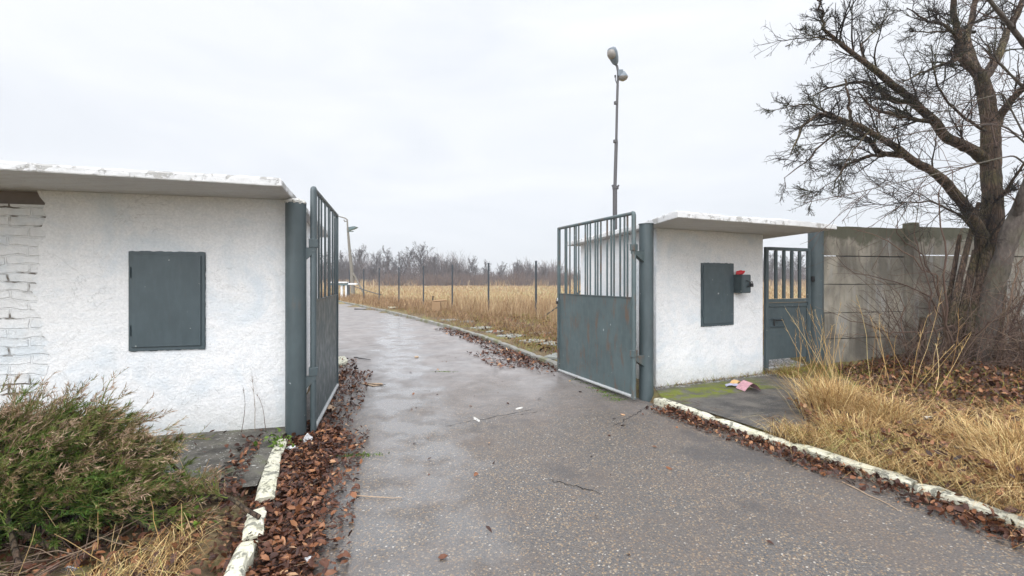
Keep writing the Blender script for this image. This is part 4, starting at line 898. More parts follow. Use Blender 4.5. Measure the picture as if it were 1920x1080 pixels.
gx_ = np.concatenate([rng.uniform(-.5, .95, 42000)]); gy_ = 22+100*rng.uniform(0, 1, 42000)**1.7; P2 = np.stack([gx_*gy_, gy_], 1); ok = (P2[:, 0]*.9+P2[:, 1] > 19) & ~inside(P2[:, 0], P2[:, 1], poly); P2 = P2[ok]
kk = np.clip((P2[:, 1]-20)/100, 0, 1); 
n = len(P2); V, T, r = blades(np.c_[P2, np.full(n, .05)], rng.uniform(.12, .40, n)*(1+.3*kk), (.03+.10*kk), rng.normal(0, .3, (n, 3))*[1, 1, 0], np.clip(.25+.6*rng.uniform(0, 1, n), 0, 1), .3)
tag(tri_obj('field_grass', V, T, r*.8+.1, MAT['reed']), 'pale dry grass covering the wide field', 'grass', kind='stuff')
# reeds at the far edge of the field
n = 9000; X_ = rng.uniform(-110, 150, n); P2 = np.stack([X_, 122+rng.normal(0, 5, n)], 1); grass('field_edge_grass', P2, .9, 2.1, .16, (0, 0), .2, 'reed', 'band of tall pale reeds where the field meets the trees', leanamp=.1)
# verge between far kerb and posts
P2 = np.concatenate([clumped(13000, [(.95, 8.6), (3.4, 13), (2.6, 17.5), (-3, 23), (-12, 34.4), (-5, 21.6), (-1.9, 15.5), (-.4, 12.2)], 260, .22), in_poly(2500, [(1.0, 8.5), (1.6, 9.5), (4.5, 13), (3.0, 17), (-3, 21.6), (-1.8, 15.2)])])
P2 = P2[~inside(P2[:, 0], P2[:, 1], poly)]; grass('verge_grass', P2, .05, .19, .008, (.1, 0), .8, 'low', 'matted short brown grass between the grey kerb and the posts', leanamp=.7, rn=rng.uniform(0, 1, len(P2))**1.6)
P2 = clumped(7000, [(1.6, 9.8), (4.2, 13.6), (1.0, 17.6), (-4.8, 24.3), (-10, 30.5), (-6.8, 24), (-3.0, 18.2), (-.4, 14.2)], 90, .3); grass('verge_grass', P2, .12, .42, .009, (.1, 0), .6, 'reed', 'reddish brown rough grass clumps in front of the fence posts', leanamp=.5, rn=rng.uniform(0, .62, len(P2)))
P2 = in_poly(9000, [(5.4, 8.2), (4.4, 11), (3.9, 16), (14, 20), (14, 10)]); grass('tall_grass', P2, .2, .6, .012, (.1, 0), .4, 'reed', 'dry grass in the yard seen through the barred door')
# right verge: big straw tussocks
V3 = [(3.05, 4.35), (2.98, 3.85), (3.22, 3.35), (3.38, 2.85), (3.6, 2.2), (4.5, 2.0), (5.6, 3.4), (6.0, 4.6), (5.0, 5.2), (4.0, 5.0), (3.55, 5.1)]
cen = in_poly(75, V3); tus = []
i = rng.choice(75, 15000); P2 = cen[i]+rng.normal(0, .085, (15000, 2)); dirn = (P2-cen[i])*3.2+np.stack([np.sin(cen[i, 0]*17), np.cos(cen[i, 1]*13)], 1)*1.1
z = ground_h(P2[:, 0], P2[:, 1]); H = rng.uniform(.10, .34, 15000)*rng.uniform(.30, 1.05, 75)[i]
ok = ~inside(P2[:, 0]-.05, P2[:, 1], poly); 
V, T, r = blades(np.c_[P2, z-.01][ok], H[ok], (.0045*rng.uniform(.6, 1.4, 15000))[ok], np.c_[dirn, np.zeros(15000)][ok]+rng.normal(0, .3, (ok.sum(), 3))*[1, 1, 0], np.clip(rng.normal(.5, .22, ok.sum())+rng.normal(0, .18, 75)[i][ok], 0, .98), 1.0, stiff=.55)
tag(tri_obj('dead_grass', V, T, r, MAT['straw']), 'matted pale dead grass sprawling behind the white kerb', 'grass', kind='stuff')
def tussock(c_, n, rad, h, label, sd_=.06, wdt=.005):
    P2 = np.array(c_)[None]+rng.normal(0, sd_, (n, 2)); d_ = (P2-np.array(c_))/sd_*.33; z = ground_h(P2[:, 0], P2[:, 1])
    V, T, r = blades(np.c_[P2, z-.01], h*rng.uniform(.45, 1.1, n), wdt*rng.uniform(.6, 1.4, n), np.c_[d_, np.zeros(n)]*rad+rng.normal(0, .16, (n, 3))*[1, 1, 0], rng.uniform(.1, .95, n), .6, stiff=.85)
    t = tri_obj('grass_tussock', V, T, r, MAT['straw']); return tag(t, label, 'grass tussock', 'pale straw tussocks on the right verge')
tussock((3.52, 5.02), 1500, .8, .50, 'tallest pale straw tussock, at the end of the mossy path', .10)
tussock((3.85, 4.70), 1100, .9, .40, 'wide straw tussock just right of the tallest one', .12)
tussock((3.25, 4.35), 700, .9, .30, 'low straw tussock leaning over the white kerb', .10)
tussock((4.15, 3.75), 1300, .9, .42, 'straw tussock near the right edge, highest on the verge there', .12)
tussock((3.75, 3.35), 900, .9, .34, 'straw tussock close to the kerb near the right edge', .10)
P2 = along(5200, [(2.44, 4.49), (2.81, 3.75), (3.05, 3.32), (3.16, 2.97), (3.3, 2.55), (3.62, 1.5)], -.09, -.42, pw=.8); P2 = P2[np.sin(P2[:, 1]*9)+np.sin(P2[:, 1]*23)+rng.normal(0, .6, len(P2)) > -.5]
grass('dead_grass', P2, .07, .24, .0045, (-.75, -.35), .8, 'straw', 'sparse dead grass hanging over the white right kerb', leanamp=.5, stiff=.5)
P2 = np.concatenate([clumped(7000, [(4.3, 5.6), (5.3, 7.6), (7.2, 7.9), (11, 8.6), (10, 5), (6.0, 4.3)], 150, .2), clumped(1200, [(4.2, 7.3), (4.4, 6.9), (5.3, 7.7), (5.0, 7.9)], 8, .09)])
grass('short_grass', P2, .05, .20, .006, (.1, -.1), .8, 'low', 'patchy green and brown grass in front of the concrete fence', leanamp=.6)
P2 = np.concatenate([along(900, [(2.75, 4.2), (3.25, 4.45), (3.75, 5.6), (4.45, 6.8), (5.25, 7.75)], -.09, .09), along(250, [(2.6, 4.45), (2.75, 4.2), (3.2, 4.45)], -.1, .1)]); grass('edge_grass', P2, .03, .13, .006, (0, 0), .9, 'low', 'short grass growing over the edge of the mossy path', leanamp=.9)
P2 = np.concatenate([along(420, [CR, (4.08, 7.38)], .02, .10), in_poly(260, [(4.0, 7.25), (4.4, 7.3), (4.3, 7.6), (4.05, 7.5)])]); grass('wall_foot_grass', P2, .03, .11, .005, (0, -.2), .8, 'low', 'thin grass along the foot of the right white wall', leanamp=.5)
# thin tall stalks
def stalks(P2, h0, h1, r_, lean, label, mat='straw', heads=True, seed=3):
    n = len(P2); K = 6; g = np.random.default_rng(seed); Pn = np.zeros((n, K, 3)); z = ground_h(P2[:, 0], P2[:, 1]); Pn[:, 0] = np.c_[P2, z]; H = g.uniform(h0, h1, n)
    d_ = np.c_[g.normal(0, lean, (n, 2)), np.ones(n)]; d_ /= np.linalg.norm(d_, axis=1, keepdims=True)
    for k in range(1, K): d_ = d_+g.normal(0, .07, (n, 3)); Pn[:, k] = Pn[:, k-1]+d_*(H/(K-1))[:, None]
    parts = [batch_tubes(Pn, np.full((n, K), r_)*np.linspace(1, .45, K)[None], 4, g.uniform(.25, .9, n))]
    if heads:
        p2, r2 = grow(Pn, np.full((n, K), r_), 5, .7, 1, .5, .14, .6, 3, .0, .1, g=g); parts.append(batch_tubes(p2, r2, 3, g.uniform(.3, .9, len(p2))))
    V, Q, r = merge_quads(parts); return tag(quad_obj('dry_stalks', V, Q, MAT[mat], None, r), label, 'stalks', kind='stuff')
stalks(np.concatenate([in_poly(26, [(4.2, 6.9), (4.6, 7.3), (5.4, 7.6), (4.6, 6.2)]), in_poly(16, [(3.9, 5.2), (5.6, 7.2), (6.5, 7.0), (5, 5)])]), .5, 1.25, .004, .22, 'tall thin dry stalks in front of the barred door and concrete fence')
pp = WL.at(WL.u(458), 0, .09); stalks(np.array([[pp.x, pp.y], [pp.x+.12, pp.y+.03], [pp.x+.22, pp.y+.05]]), .38, .58, .0035, .05, 'thin dark dead stalks standing against the left white wall', 'bramble', True, 5)
twig_scatter(in_poly(170, [(-3.4, 1.6), (-1.7, 1.7), (-2.0, 2.7), (-2.9, 2.6)]), .45, .0035, .45, 'bleached dead twigs tangled beneath the juniper')
stalks(in_poly(60, [(-4.2, 1.6), (-1.7, 1.9), (-1.95, 3.1), (-3, 2.8)]), .10, .40, .0025, .5, 'dry straws sticking out beneath the juniper', 'straw', False, 6)
P2 = in_poly(520, [(-2.2, 2.2), (-1.66, 2.1), (-1.78, 2.65), (-2.0, 2.75)]); grass('dead_grass', P2, .06, .17, .004, (.5, .1), .8, 'straw', 'flattened straw tuft between juniper and broken kerb', leanamp=.6, stiff=.5)
P2 = in_poly(260, [(-4.2, 1.3), (-2.3, 1.3), (-2.6, 2.2), (-4.2, 2.2)]); grass('dead_grass', P2, .1, .3, .005, (.2, .1), .8, 'straw', 'bleached straw in the lower left corner', leanamp=.6, stiff=.6)
# moss and weeds
def moss(P2, label, s0=.012):
    n = len(P2); V, T, r = leaves(P2, np.where(inside(P2[:, 0], P2[:, 1], poly), 0, ground_h(P2[:, 0], P2[:, 1])), s0, tilt=.7); return tag(tri_obj('moss', V, T, r, MAT['green']), label, 'moss', kind='stuff')
mp = [G(1085, 712), G(1105, 718), G(1130, 735), G(1145, 742), G(1160, 749), G(1120, 728)]
P2 = np.concatenate([rng.normal((p.x, p.y), (.07, .045), (240, 2)) for p in mp]+[rng.normal((G(*q).x, G(*q).y), (.10, .02), (220, 2)) for q in ((665, 855), (680, 852), (835, 697), (905, 625), (935, 632))]); moss(P2, 'small patches of bright green moss on the asphalt')
wp = [G(518, 826, .08), G(530, 838, .08), G(508, 835, .08), G(350, 985, .08), G(362, 1000, .08)]
tw = []
P2 = np.concatenate([rng.normal((p.x, p.y), (.055, .045), (34, 2)) for p in wp]); V, T, r = leaves(P2, .02+rng.uniform(.03, .14, len(P2)), .045, tilt=.5)
tag(tri_obj('weed', V, T, r, MAT['green']), 'small green leafy weeds by the end of the left kerb', 'weeds', kind='stuff')
# ---------------------------------------------------------------- juniper
g = np.random.default_rng(5)
tj = thing('juniper', 'spreading juniper bush, green with browned feathery tips, leaning right in front of the left wall', 'shrub', (-3.5, 2.9, .05))
nb = 230; c0 = np.array([-3.15, 2.85, .08]); base = c0+g.normal(0, 1, (nb, 3))*[.50, .22, .02]; base[:, 2] = .10
th = g.uniform(-.45*np.pi, .62*np.pi, nb); th = g.uniform(-np.pi, np.pi, nb); el = g.uniform(.10, 1.25, nb)
tipd = np.stack([np.cos(th)*np.cos(el), np.sin(th)*np.cos(el)*.8, np.sin(el)*.92], 1)
tip = c0+tipd*np.array([1.05, .62, .80])*g.uniform(.75, 1.02, nb)[:, None]+np.array([.10, 0, .0])
tip[:, 2] = np.maximum(tip[:, 2], .10)
K = 7; s_ = np.linspace(0, 1, K)[None, :, None]; Pj = base[:, None]*(1-s_)+tip[:, None]*s_; Pj[:, :, 2] += (np.sin(s_[..., 0]*np.pi)*.05); Pj += g.normal(0, .02, Pj.shape)*s_
Rj = np.full((nb, K), .014)*np.linspace(1, .25, K)[None]
big_p, big_r = Pj, Rj
bias = (.22, -.02, .09)
p2, r2 = grow(Pj, Rj, 15, .25, 1.0, .45, .42, .6, 6, 0, .08, bias, g=g, rmax=.006)
p3, r3 = grow(p2, r2, 9, .12, 1.0, .50, .45, .5, 5, 0, .07, (.10, -.01, .05), g=g, rmax=.0025)
p3t = p3
# scale-leaf twiglets as narrow blades
n3 = len(p3); m_ = 9; par = np.repeat(np.arange(n3), m_); t = g.uniform(.05, 1, len(par)); x = t*4; ii = np.minimum(x.astype(int), 3); f = (x-ii)[:, None]
B = p3[par, ii]*(1-f)+p3[par, ii+1]*f; tn = p3[par, ii+1]-p3[par, ii]; tn /= np.linalg.norm(tn, axis=1, keepdims=True)+1e-9
rv = g.normal(size=B.shape); rv -= (rv*tn).sum(1, keepdims=True)*tn; rv /= np.linalg.norm(rv, axis=1, keepdims=True)
dv = tn*.85+rv*.5; L_ = g.uniform(.018, .045, len(B))[:, None]; wv = np.cross(dv, g.normal(size=B.shape)); wv /= np.linalg.norm(wv, axis=1, keepdims=True); wv *= .0021
ctr = (B-np.array([-3.05, 2.85, .0]))/np.array([1.15, .8, .80]); rad = np.linalg.norm(ctr, axis=1)
gp = np.repeat(g.uniform(0, 1, len(p2)), 9*m_)           # each spray browns on its own
br = np.clip(.19+.66*np.clip((rad-.45)*1.6, 0, 1)*(.25+1.0*gp)+.20*t*gp+g.normal(0, .09, len(B))+.22*np.clip(B[:, 2]-.3, 0, 1), 0, 1)
Vv = np.stack([B-wv, B+wv, B+dv*L_*.6+wv*.8, B+dv*L_], 1).reshape(-1, 3); Tt = (np.array([[0, 1, 2], [0, 2, 3]])[None]+np.arange(len(B))[:, None, None]*4).reshape(-1, 3)
tri_obj('foliage', Vv, Tt, np.repeat(br, 4), MAT['jun'], tj)
gp3 = np.repeat(g.uniform(.3, .95, len(p2)), 9)
V, Q, r = merge_quads([batch_tubes(p2, r2, 3, np.full(len(p2), .55)), batch_tubes(p3, np.maximum(r3, .0011), 3, gp3)])
quad_obj('twigs', V, Q, MAT['jun'], tj, r)
V, Q, r = merge_quads([batch_tubes(big_p, big_r*1.1, 6, None)]); quad_obj('branches', V, Q, MAT['bark'], tj)
for (a_, b_, r_) in (((140, 985), (165, 930), .014), ((128, 1000), (170, 992), .014), ((150, 958), (200, 954), .010), ((60, 1005), (115, 940), .012)):
    q0 = P(*a_, 2.7); q1 = P(*b_, 2.75); md = q0.lerp(q1, .5)+Vector((.01, 0, .03)); MB().tube([q0, md, q1], [r_, r_*.9, r_*.7], 8).build('dead_branch', MAT['greybark'], tj)
# ---------------------------------------------------------------- big tree at the right
def gnarl(A, Rr, sides=18, K2=60):
    from mathutils import noise as mn
    A2 = []; R2 = []
    for a_, r_ in zip(A, Rr): q, rr = resample(a_, r_, K2); A2.append(q); R2.append(rr)
    A2 = np.array(A2); A2[:, 1:-1] = (A2[:, :-2]+A2[:, 1:-1]+A2[:, 2:])/3; R2 = np.array(R2); V, Q, _ = batch_tubes(A2, R2, sides)
    C_ = np.repeat(A2.reshape(-1, 3), sides, 0); rr = np.repeat(R2.reshape(-1), sides)
    n1 = np.array([mn.noise(Vector((v[0]*7, v[1]*7, v[2]*2.2))) for v in V]); n2 = np.array([mn.noise(Vector((v[0]*24, v[1]*24, v[2]*6))) for v in V])
    return C_+(V-C_)*(1+.22*n1+.13*n2)[:, None], Q
def tree_traced(limbs, gens, label, loc, name='bare_tree', seed=1, bark='bark'):
    g = np.random.default_rng(seed); t = thing(name, label, 'tree', loc)
    K = 12; PL_, RL_ = [], []
    for pts, r0, r1, ext in limbs:
        q = [P(px, py, Y) for px, py, Y in pts]; rr = np.linspace(r0, r1, len(q)); a_, b_ = resample([tuple(v) for v in q], rr, K); a_[1:-1] += g.normal(0, .012, (K-2, 3)); PL_.append(a_); RL_.append(b_)
    PL_ = np.array(PL_); RL_ = np.array(RL_)
    # smooth the traced limbs by one subdivision
    quad_obj('trunk', *gnarl(PL_, RL_), MAT[bark], t)
    return t, PL_, RL_
Yt = 7.75
limbs = [
 ([(1850, 668, Yt), (1853, 600, Yt), (1857, 500, Yt), (1859, 400, Yt), (1860, 300, Yt), (1857, 215, Yt), (1846, 165, Yt), (1839, 140, Yt)], .19, .088, 0),
 ([(1839, 145, Yt), (1818, 125, Yt-.1), (1797, 105, Yt-.2), (1799, 75, Yt-.3), (1790, 30, Yt-.4), (1780, -40, Yt-.6)], .085, .03, 1),
 ([(1841, 150, Yt), (1823, 109, Yt+.2), (1812, 70, Yt+.3), (1823, 31, Yt+.4), (1835, -60, Yt+.6)], .08, .03, 1),
 ([(1841, 150, Yt), (1860, 125, Yt+.1), (1875, 97, Yt+.1), (1889, 58, Yt+.2), (1913, 12, Yt+.3), (1935, -60, Yt+.3)], .08, .03, 1),
 ([(1860, 240, Yt), (1878, 215, Yt-.1), (1897, 187, Yt-.2), (1922, 158, Yt-.4), (1960, 120, Yt-.6)], .07, .03, 1),
 ([(1858, 310, Yt), (1839, 288, Yt), (1808, 276, Yt-.1), (1769, 253, Yt-.3), (1753, 225, Yt-.35), (1722, 202, Yt-.5), (1699, 175, Yt-.6), (1652, 144, Yt-.8), (1629, 120, Yt-.9), (1598, 95, Yt-1.0), (1567, 76, Yt-1.1), (1543, 54, Yt-1.2)], .092, .020, 1),
 ([(1543, 54, Yt-1.2), (1542, 31, Yt-1.2), (1535, 8, Yt-1.25), (1530, -15, Yt-1.3)], .022, .008, 1),
 ([(1745, 228, Yt-.35), (1703, 221, Yt-.6), (1652, 210, Yt-.8), (1621, 190, Yt-.9), (1609, 171, Yt-1)], .035, .008, 1),
 ([(1703, 190, Yt-.55), (1679, 192, Yt-.4), (1652, 167, Yt-.3), (1621, 155, Yt-.2), (1590, 155, Yt-.2), (1547, 167, Yt-.2), (1516, 183, Yt-.2)], .042, .008, 1),
 ([(1852, 520, Yt), (1838, 445, Yt-.1), (1824, 408, Yt-.2), (1804, 381, Yt-.3), (1784, 350, Yt-.4), (1761, 327, Yt-.5), (1710, 299, Yt-.7), (1672, 272, Yt-.8), (1633, 245, Yt-.9), (1598, 227, Yt-1.0), (1574, 222, Yt-1.1)], .10, .026, 1),
 ([(1574, 222, Yt-1.1), (1535, 214, Yt-1.3), (1508, 233, Yt-1.4), (1493, 264, Yt-1.5), (1482, 290, Yt-1.5)], .030, .007, 1),
 ([(1695, 291, Yt-.75), (1660, 290, Yt-.6), (1633, 268, Yt-.5), (1601, 237, Yt-.4), (1570, 228, Yt-.3), (1540, 236, Yt-.3)], .045, .012, 1),
 ([(1662, 290, Yt-.6), (1613, 295, Yt-.6), (1586, 311, Yt-.6), (1567, 338, Yt-.6), (1560, 362, Yt-.6)], .025, .006, 1),
 ([(1598, 227, Yt-1.1), (1560, 252, Yt-1.3), (1520, 290, Yt-1.4), (1495, 318, Yt-1.5), (1470, 334, Yt-1.6)], .018, .004, 1),
 ([(1567, 76, Yt-1.1), (1540, 72, Yt-1.2), (1515, 66, Yt-1.3), (1500, 64, Yt-1.4)], .014, .004, 1),
 ([(1574, 222, Yt-1.1), (1520, 195, Yt-1.2), (1490, 197, Yt-1.3), (1462, 204, Yt-1.4)], .015, .004, 1),
 ([(1633, 245, Yt-.9), (1600, 280, Yt-1.2), (1570, 330, Yt-1.4), (1520, 372, Yt-1.5)], .013, .003, 1),
 ([(1840, 450, Yt), (1800, 402, Yt-.3), (1745, 378, Yt-.5), (1690, 380, Yt-.7), (1640, 392, Yt-.9)], .022, .004, 1),
 ([(1845, 400, Yt), (1890, 350, Yt-.3), (1925, 300, Yt-.5), (1960, 260, Yt-.7)], .03, .01, 1),
 ([(1855, 250, Yt), (1800, 215, Yt-.5), (1760, 165, Yt-.9), (1745, 110, Yt-1.1)], .025, .006, 1),
 ([(1597, 227, Yt-1), (1592, 194, Yt-1), (1584, 148, Yt-1)], .022, .012, 0),
 ([(1629, 120, Yt-.9), (1612, 85, Yt-.7), (1640, 60, Yt-.5), (1665, 30, Yt-.5)], .02, .007, 1),
 ([(1800, 110, Yt-.2), (1760, 125, Yt-.6), (1720, 140, Yt-.9), (1690, 150, Yt-1.1)], .03, .006, 1),
 ([(1799, 75, Yt-.3), (1770, 45, Yt-.7), (1735, 35, Yt-1), (1700, 15, Yt-1.2)], .03, .006, 1),
 ([(1828, 60, Yt+.3), (1790, 55, Yt+.6), (1750, 60, Yt+.8), (1705, 60, Yt+1)], .028, .006, 1),
]
tt, PT, RT = tree_traced(limbs, None, 'large leafless brown tree spreading wide crooked limbs over the concrete fence', (7.95, Yt, .2))
g = np.random.default_rng(12); ix = [i for i, l in enumerate(limbs) if l[3]]
PT2, RT2 = PT[ix], RT[ix]
h1, hr1 = grow(PT2, RT2, 14, .08, 1.0, .75, .36, .5, 8, .02, .13, g=g, rmax=.014, taper=.35, tipshort=.45, lmax=.85)
# lengths: keep short limbs from growing oversize shoots
h2, hr2 = grow(h1, hr1, 8, .10, 1.0, .68, .55, .6, 6, .02, .14, g=g, rmax=.008, taper=.45, tipshort=.3)
h3, hr3 = grow(h2, hr2, 6, .10, 1.0, .8, .55, .7, 5, .02, .2, g=g, rmax=.006, taper=.5)
V, Q, r = merge_quads([batch_tubes(h1, np.maximum(hr1, .0042), 6), batch_tubes(h2, np.maximum(hr2, .0030), 4), batch_tubes(h3, np.maximum(hr3, .0018), 3)])
quad_obj('crown', V, Q, MAT['twig'], tt)
# side stems at the base
mb = MB()
for pts, r0, r1 in (([(1790, 668, 7.5), (1800, 610, 7.55), (1815, 540, 7.6), (1830, 470, 7.7)], .07, .05), ([(1768, 668, 7.4), (1785, 600, 7.5), (1800, 520, 7.6), (1822, 430, 7.7), (1835, 380, 7.75)], .06, .03), ([(1815, 668, 7.35), (1822, 620, 7.4), (1838, 540, 7.5), (1850, 470, 7.6)], .10, .07), ([(1850, 660, 7.5), (1868, 600, 7.5), (1875, 520, 7.55), (1880, 440, 7.6)], .12, .07), ([(1778, 668, 7.6), (1772, 600, 7.7), (1790, 500, 7.8), (1800, 440, 7.8)], .045, .03)):
    q = [P(*a_) for a_ in pts]; mb.tube(q, list(np.linspace(r0, r1, len(q))), 10)
mb.build('side_stem', MAT['bark'], tt)
# grey leaning tree in front of it
tgk = thing('bare_tree', 'grey trunk leaning right in front of the brown tree, with arching grey branches', 'tree', (7.6, 7.35, .2))
lg = [([(1838, 672, 7.35), (1845, 620, 7.3), (1862, 550, 7.3), (1880, 480, 7.2), (1905, 410, 7.1), (1935, 350, 7.0), (1965, 260, 6.9), (1990, 160, 6.8), (2000, 40, 6.7)], .145, .08),
      ([(1985, 180, 6.8), (1955, 120, 6.5), (1920, 82, 6.3), (1881, 31, 6.1), (1854, 0, 6.0), (1830, -40, 5.9)], .045, .015),
      ([(1905, 410, 7.1), (1915, 370, 6.9), (1930, 330, 6.8), (1990, 270, 6.6)], .07, .04),
      ([(1975, 220, 6.9), (1900, 145, 6.6), (1865, 110, 6.5), (1860, 80, 6.4)], .022, .006),
      ([(1960, 300, 6.9), (1880, 232, 6.6), (1800, 236, 6.3), (1720, 248, 6.0), (1660, 262, 5.8)], .014, .004),
      ([(1950, 330, 6.9), (1900, 290, 6.6), (1820, 310, 6.3), (1740, 330, 6.0), (1640, 352, 5.8), (1560, 375, 5.6)], .013, .003),
      ([(1955, 320, 6.9), (1880, 175, 6.6), (1800, 195, 6.3), (1740, 220, 6.1)], .013, .004)]
K = 12; A1 = []; R1 = []
for pts, r0, r1 in lg:
    q, rr = resample([tuple(P(*a_)) for a_ in pts], np.linspace(r0, r1, len(pts)), K); A1.append(q); R1.append(rr)
A1 = np.array(A1); R1 = np.array(R1); quad_obj('trunk', *gnarl(A1, R1), MAT['greybark'], tgk)
k1, kr1 = grow(A1[1:], R1[1:], 16, .1, 1, .7, .38, .5, 7, .0, .13, g=g, rmax=.009, taper=.4); k2, kr2 = grow(k1, kr1, 6, .1, 1, .6, .4, .6, 5, .0, .12, g=g, rmax=.004, taper=.5)
V, Q, r = merge_quads([batch_tubes(k1, np.maximum(kr1, .0035), 4), batch_tubes(k2, np.maximum(kr2, .0022), 3)]); quad_obj('crown', V, Q, MAT['bramble'], tgk, r*0+.3)
# stump
ts = thing('stump', 'short sawn off trunk with pale exposed wood in front of the concrete fence post', 'stump', tuple(P(1727, 672, 7.6)))
MB().tube([P(1726, 680, 7.6), P(1728, 640, 7.6), P(1731, 596, 7.65)], [.075, .065, .045], 12).build('trunk', MAT['bark'], ts); MB().box(P(1722, 650, 7.52), (.05, .03, .14), bev=.01).build('bare_wood', MAT['wood'], ts)
# bramble / shoots by the fence
tbk = thing('bramble', 'tangle of thin arching leafless shoots in front of the concrete fence', 'bush', (6.8, 7.4, .2))
br = [([(1780, 640, 7.2), (1765, 560, 7.0), (1755, 520, 6.9), (1700, 470, 6.9), (1640, 440, 7.0), (1600, 430, 7.1)], .016, .004),
      ([(1770, 600, 7.2), (1740, 550, 7.1), (1690, 535, 7.0), (1640, 520, 7.0), (1600, 510, 7.0), (1570, 480, 7.0)], .013, .003),
      ([(1790, 610, 7.2), (1700, 630, 7.0), (1640, 615, 7.0), (1590, 600, 7.0), (1550, 580, 7.0)], .013, .003),
      ([(1770, 580, 7.2), (1730, 480, 7.1), (1680, 440, 7.0), (1680, 400, 7.0), (1690, 370, 7.0)], .011, .003),
      ([(1790, 660, 7.0), (1770, 590, 6.9), (1775, 500, 6.8), (1760, 400, 6.8), (1765, 330, 6.8)], .02, .005),
      ([(1800, 640, 7.2), (1860, 600, 6.8), (1920, 570, 6.6), (1990, 540, 6.4)], .014, .004),
      ([(1895, 665, 7.2), (1905, 590, 7.1), (1930, 520, 7.0), (1950, 450, 7.0)], .022, .010),
      ([(1880, 660, 7.0), (1895, 560, 6.9), (1925, 460, 6.8)], .018, .006),
      ([(1700, 655, 7.3), (1690, 610, 7.3), (1700, 560, 7.3), (1640, 520, 7.2), (1590, 505, 7.2)], .009, .003),
      ([(1760, 650, 7.0), (1745, 590, 6.9), (1735, 500, 6.8), (1715, 420, 6.8), (1730, 350, 6.8)], .012, .003),
      ([(1740, 664, 6.9), (1725, 640, 6.9), (1735, 600, 6.8), (1790, 560, 6.7)], .007, .003)]
A1 = []; R1 = []
for pts, r0, r1 in br:
    q, rr = resample([tuple(P(*a_)) for a_ in pts], np.linspace(r0, r1, len(pts)), K); q[1:] += g.normal(0, .02, (K-1, 3)); A1.append(q); R1.append(rr)
A1 = np.array(A1); R1 = np.array(R1)
nb = 420; b0 = np.c_[np.clip(g.normal(8.3, 1.3, nb), 6.3, 11.5), g.uniform(6.7, 7.95, nb), np.full(nb, .18)]; a_ = g.uniform(0, 2*np.pi, nb); dv = np.c_[np.cos(a_)*.6, np.sin(a_)*.4-.15, g.uniform(.4, 1.4, nb)]; Ln = g.uniform(.4, 2.5, nb); Pn = np.zeros((nb, K, 3)); Pn[:, 0] = b0
for k in range(1, K): dv = dv+g.normal(0, .1, (nb, 3))+np.array([0, 0, -.075]); dv /= np.linalg.norm(dv, axis=1, keepdims=True); Pn[:, k] = Pn[:, k-1]+dv*(Ln/(K-1))[:, None]
Rn = np.full((nb, K), .0055)*np.linspace(1, .4, K)[None]
A1 = np.concatenate([A1, Pn]); R1 = np.concatenate([R1, Rn])
c1, cr1 = grow(A1, R1, 7, .2, 1, .8, .36, .5, 6, 0, .18, g=g, rmax=.005, taper=.5)
V, Q, r = merge_quads([batch_tubes(A1, R1, 5, g.uniform(.1, .75, len(A1))), batch_tubes(c1, np.maximum(cr1, .002), 3, g.uniform(.1, .9, len(c1)))]); quad_obj('shoots', V, Q, MAT['bramble'], tbk, r)
# thicket twigs by the fence top
# ---------------------------------------------------------------- far trees
def far_tree(seed, h, spread, K=6, fork=.25, n1=20):
    g = np.random.default_rng(seed); tk = np.zeros((1, 8, 3)); tk[0, :, 2] = np.linspace(0, h*.72, 8); tk[0, 1:, :2] += np.cumsum(g.normal(0, h*.008, (7, 2)), 0)
    tr = np.linspace(.26, .09, 8)[None]*h/14
    a1, b1 = grow(tk, tr, n1, fork, 1, .62*spread, .72, .55, 7, .06, .06, g=g, taper=.3, tipshort=.5)
    a2, b2 = grow(a1, b1, 9, .2, 1, .6, .42, .6, 5, .05, .09, g=g, taper=.35); a3, b3 = grow(a2, b2, 6, .15, 1, .6, .5, .6, 4, .05, .15, g=g, taper=.4); a4, b4 = grow(a3, b3, 4, .15, 1, .6, .55, .7, 3, .03, .15, g=g, taper=.5)
    tv = merge_quads([batch_tubes(tk, tr, 6), batch_tubes(a1, b1, 5)])
    cv = merge_quads([batch_tubes(a2, np.maximum(b2, .026), 3), batch_tubes(a3, np.maximum(b3, .019), 3), batch_tubes(a4, np.maximum(b4, .015), 3)])
    return np_mesh('trunk', tv[0], tv[1], None, 4), np_mesh('crown', cv[0], cv[1], None, 4)
variants = [far_tree(31, 14, 1.0), far_tree(32, 14, .65), far_tree(33, 14, 1.2, n1=26), far_tree(34, 14, .8), far_tree(35, 14, .5, n1=16)]
for a_, b_ in variants: a_.materials.append(MAT['fartree']); b_.materials.append(MAT['fartree'])
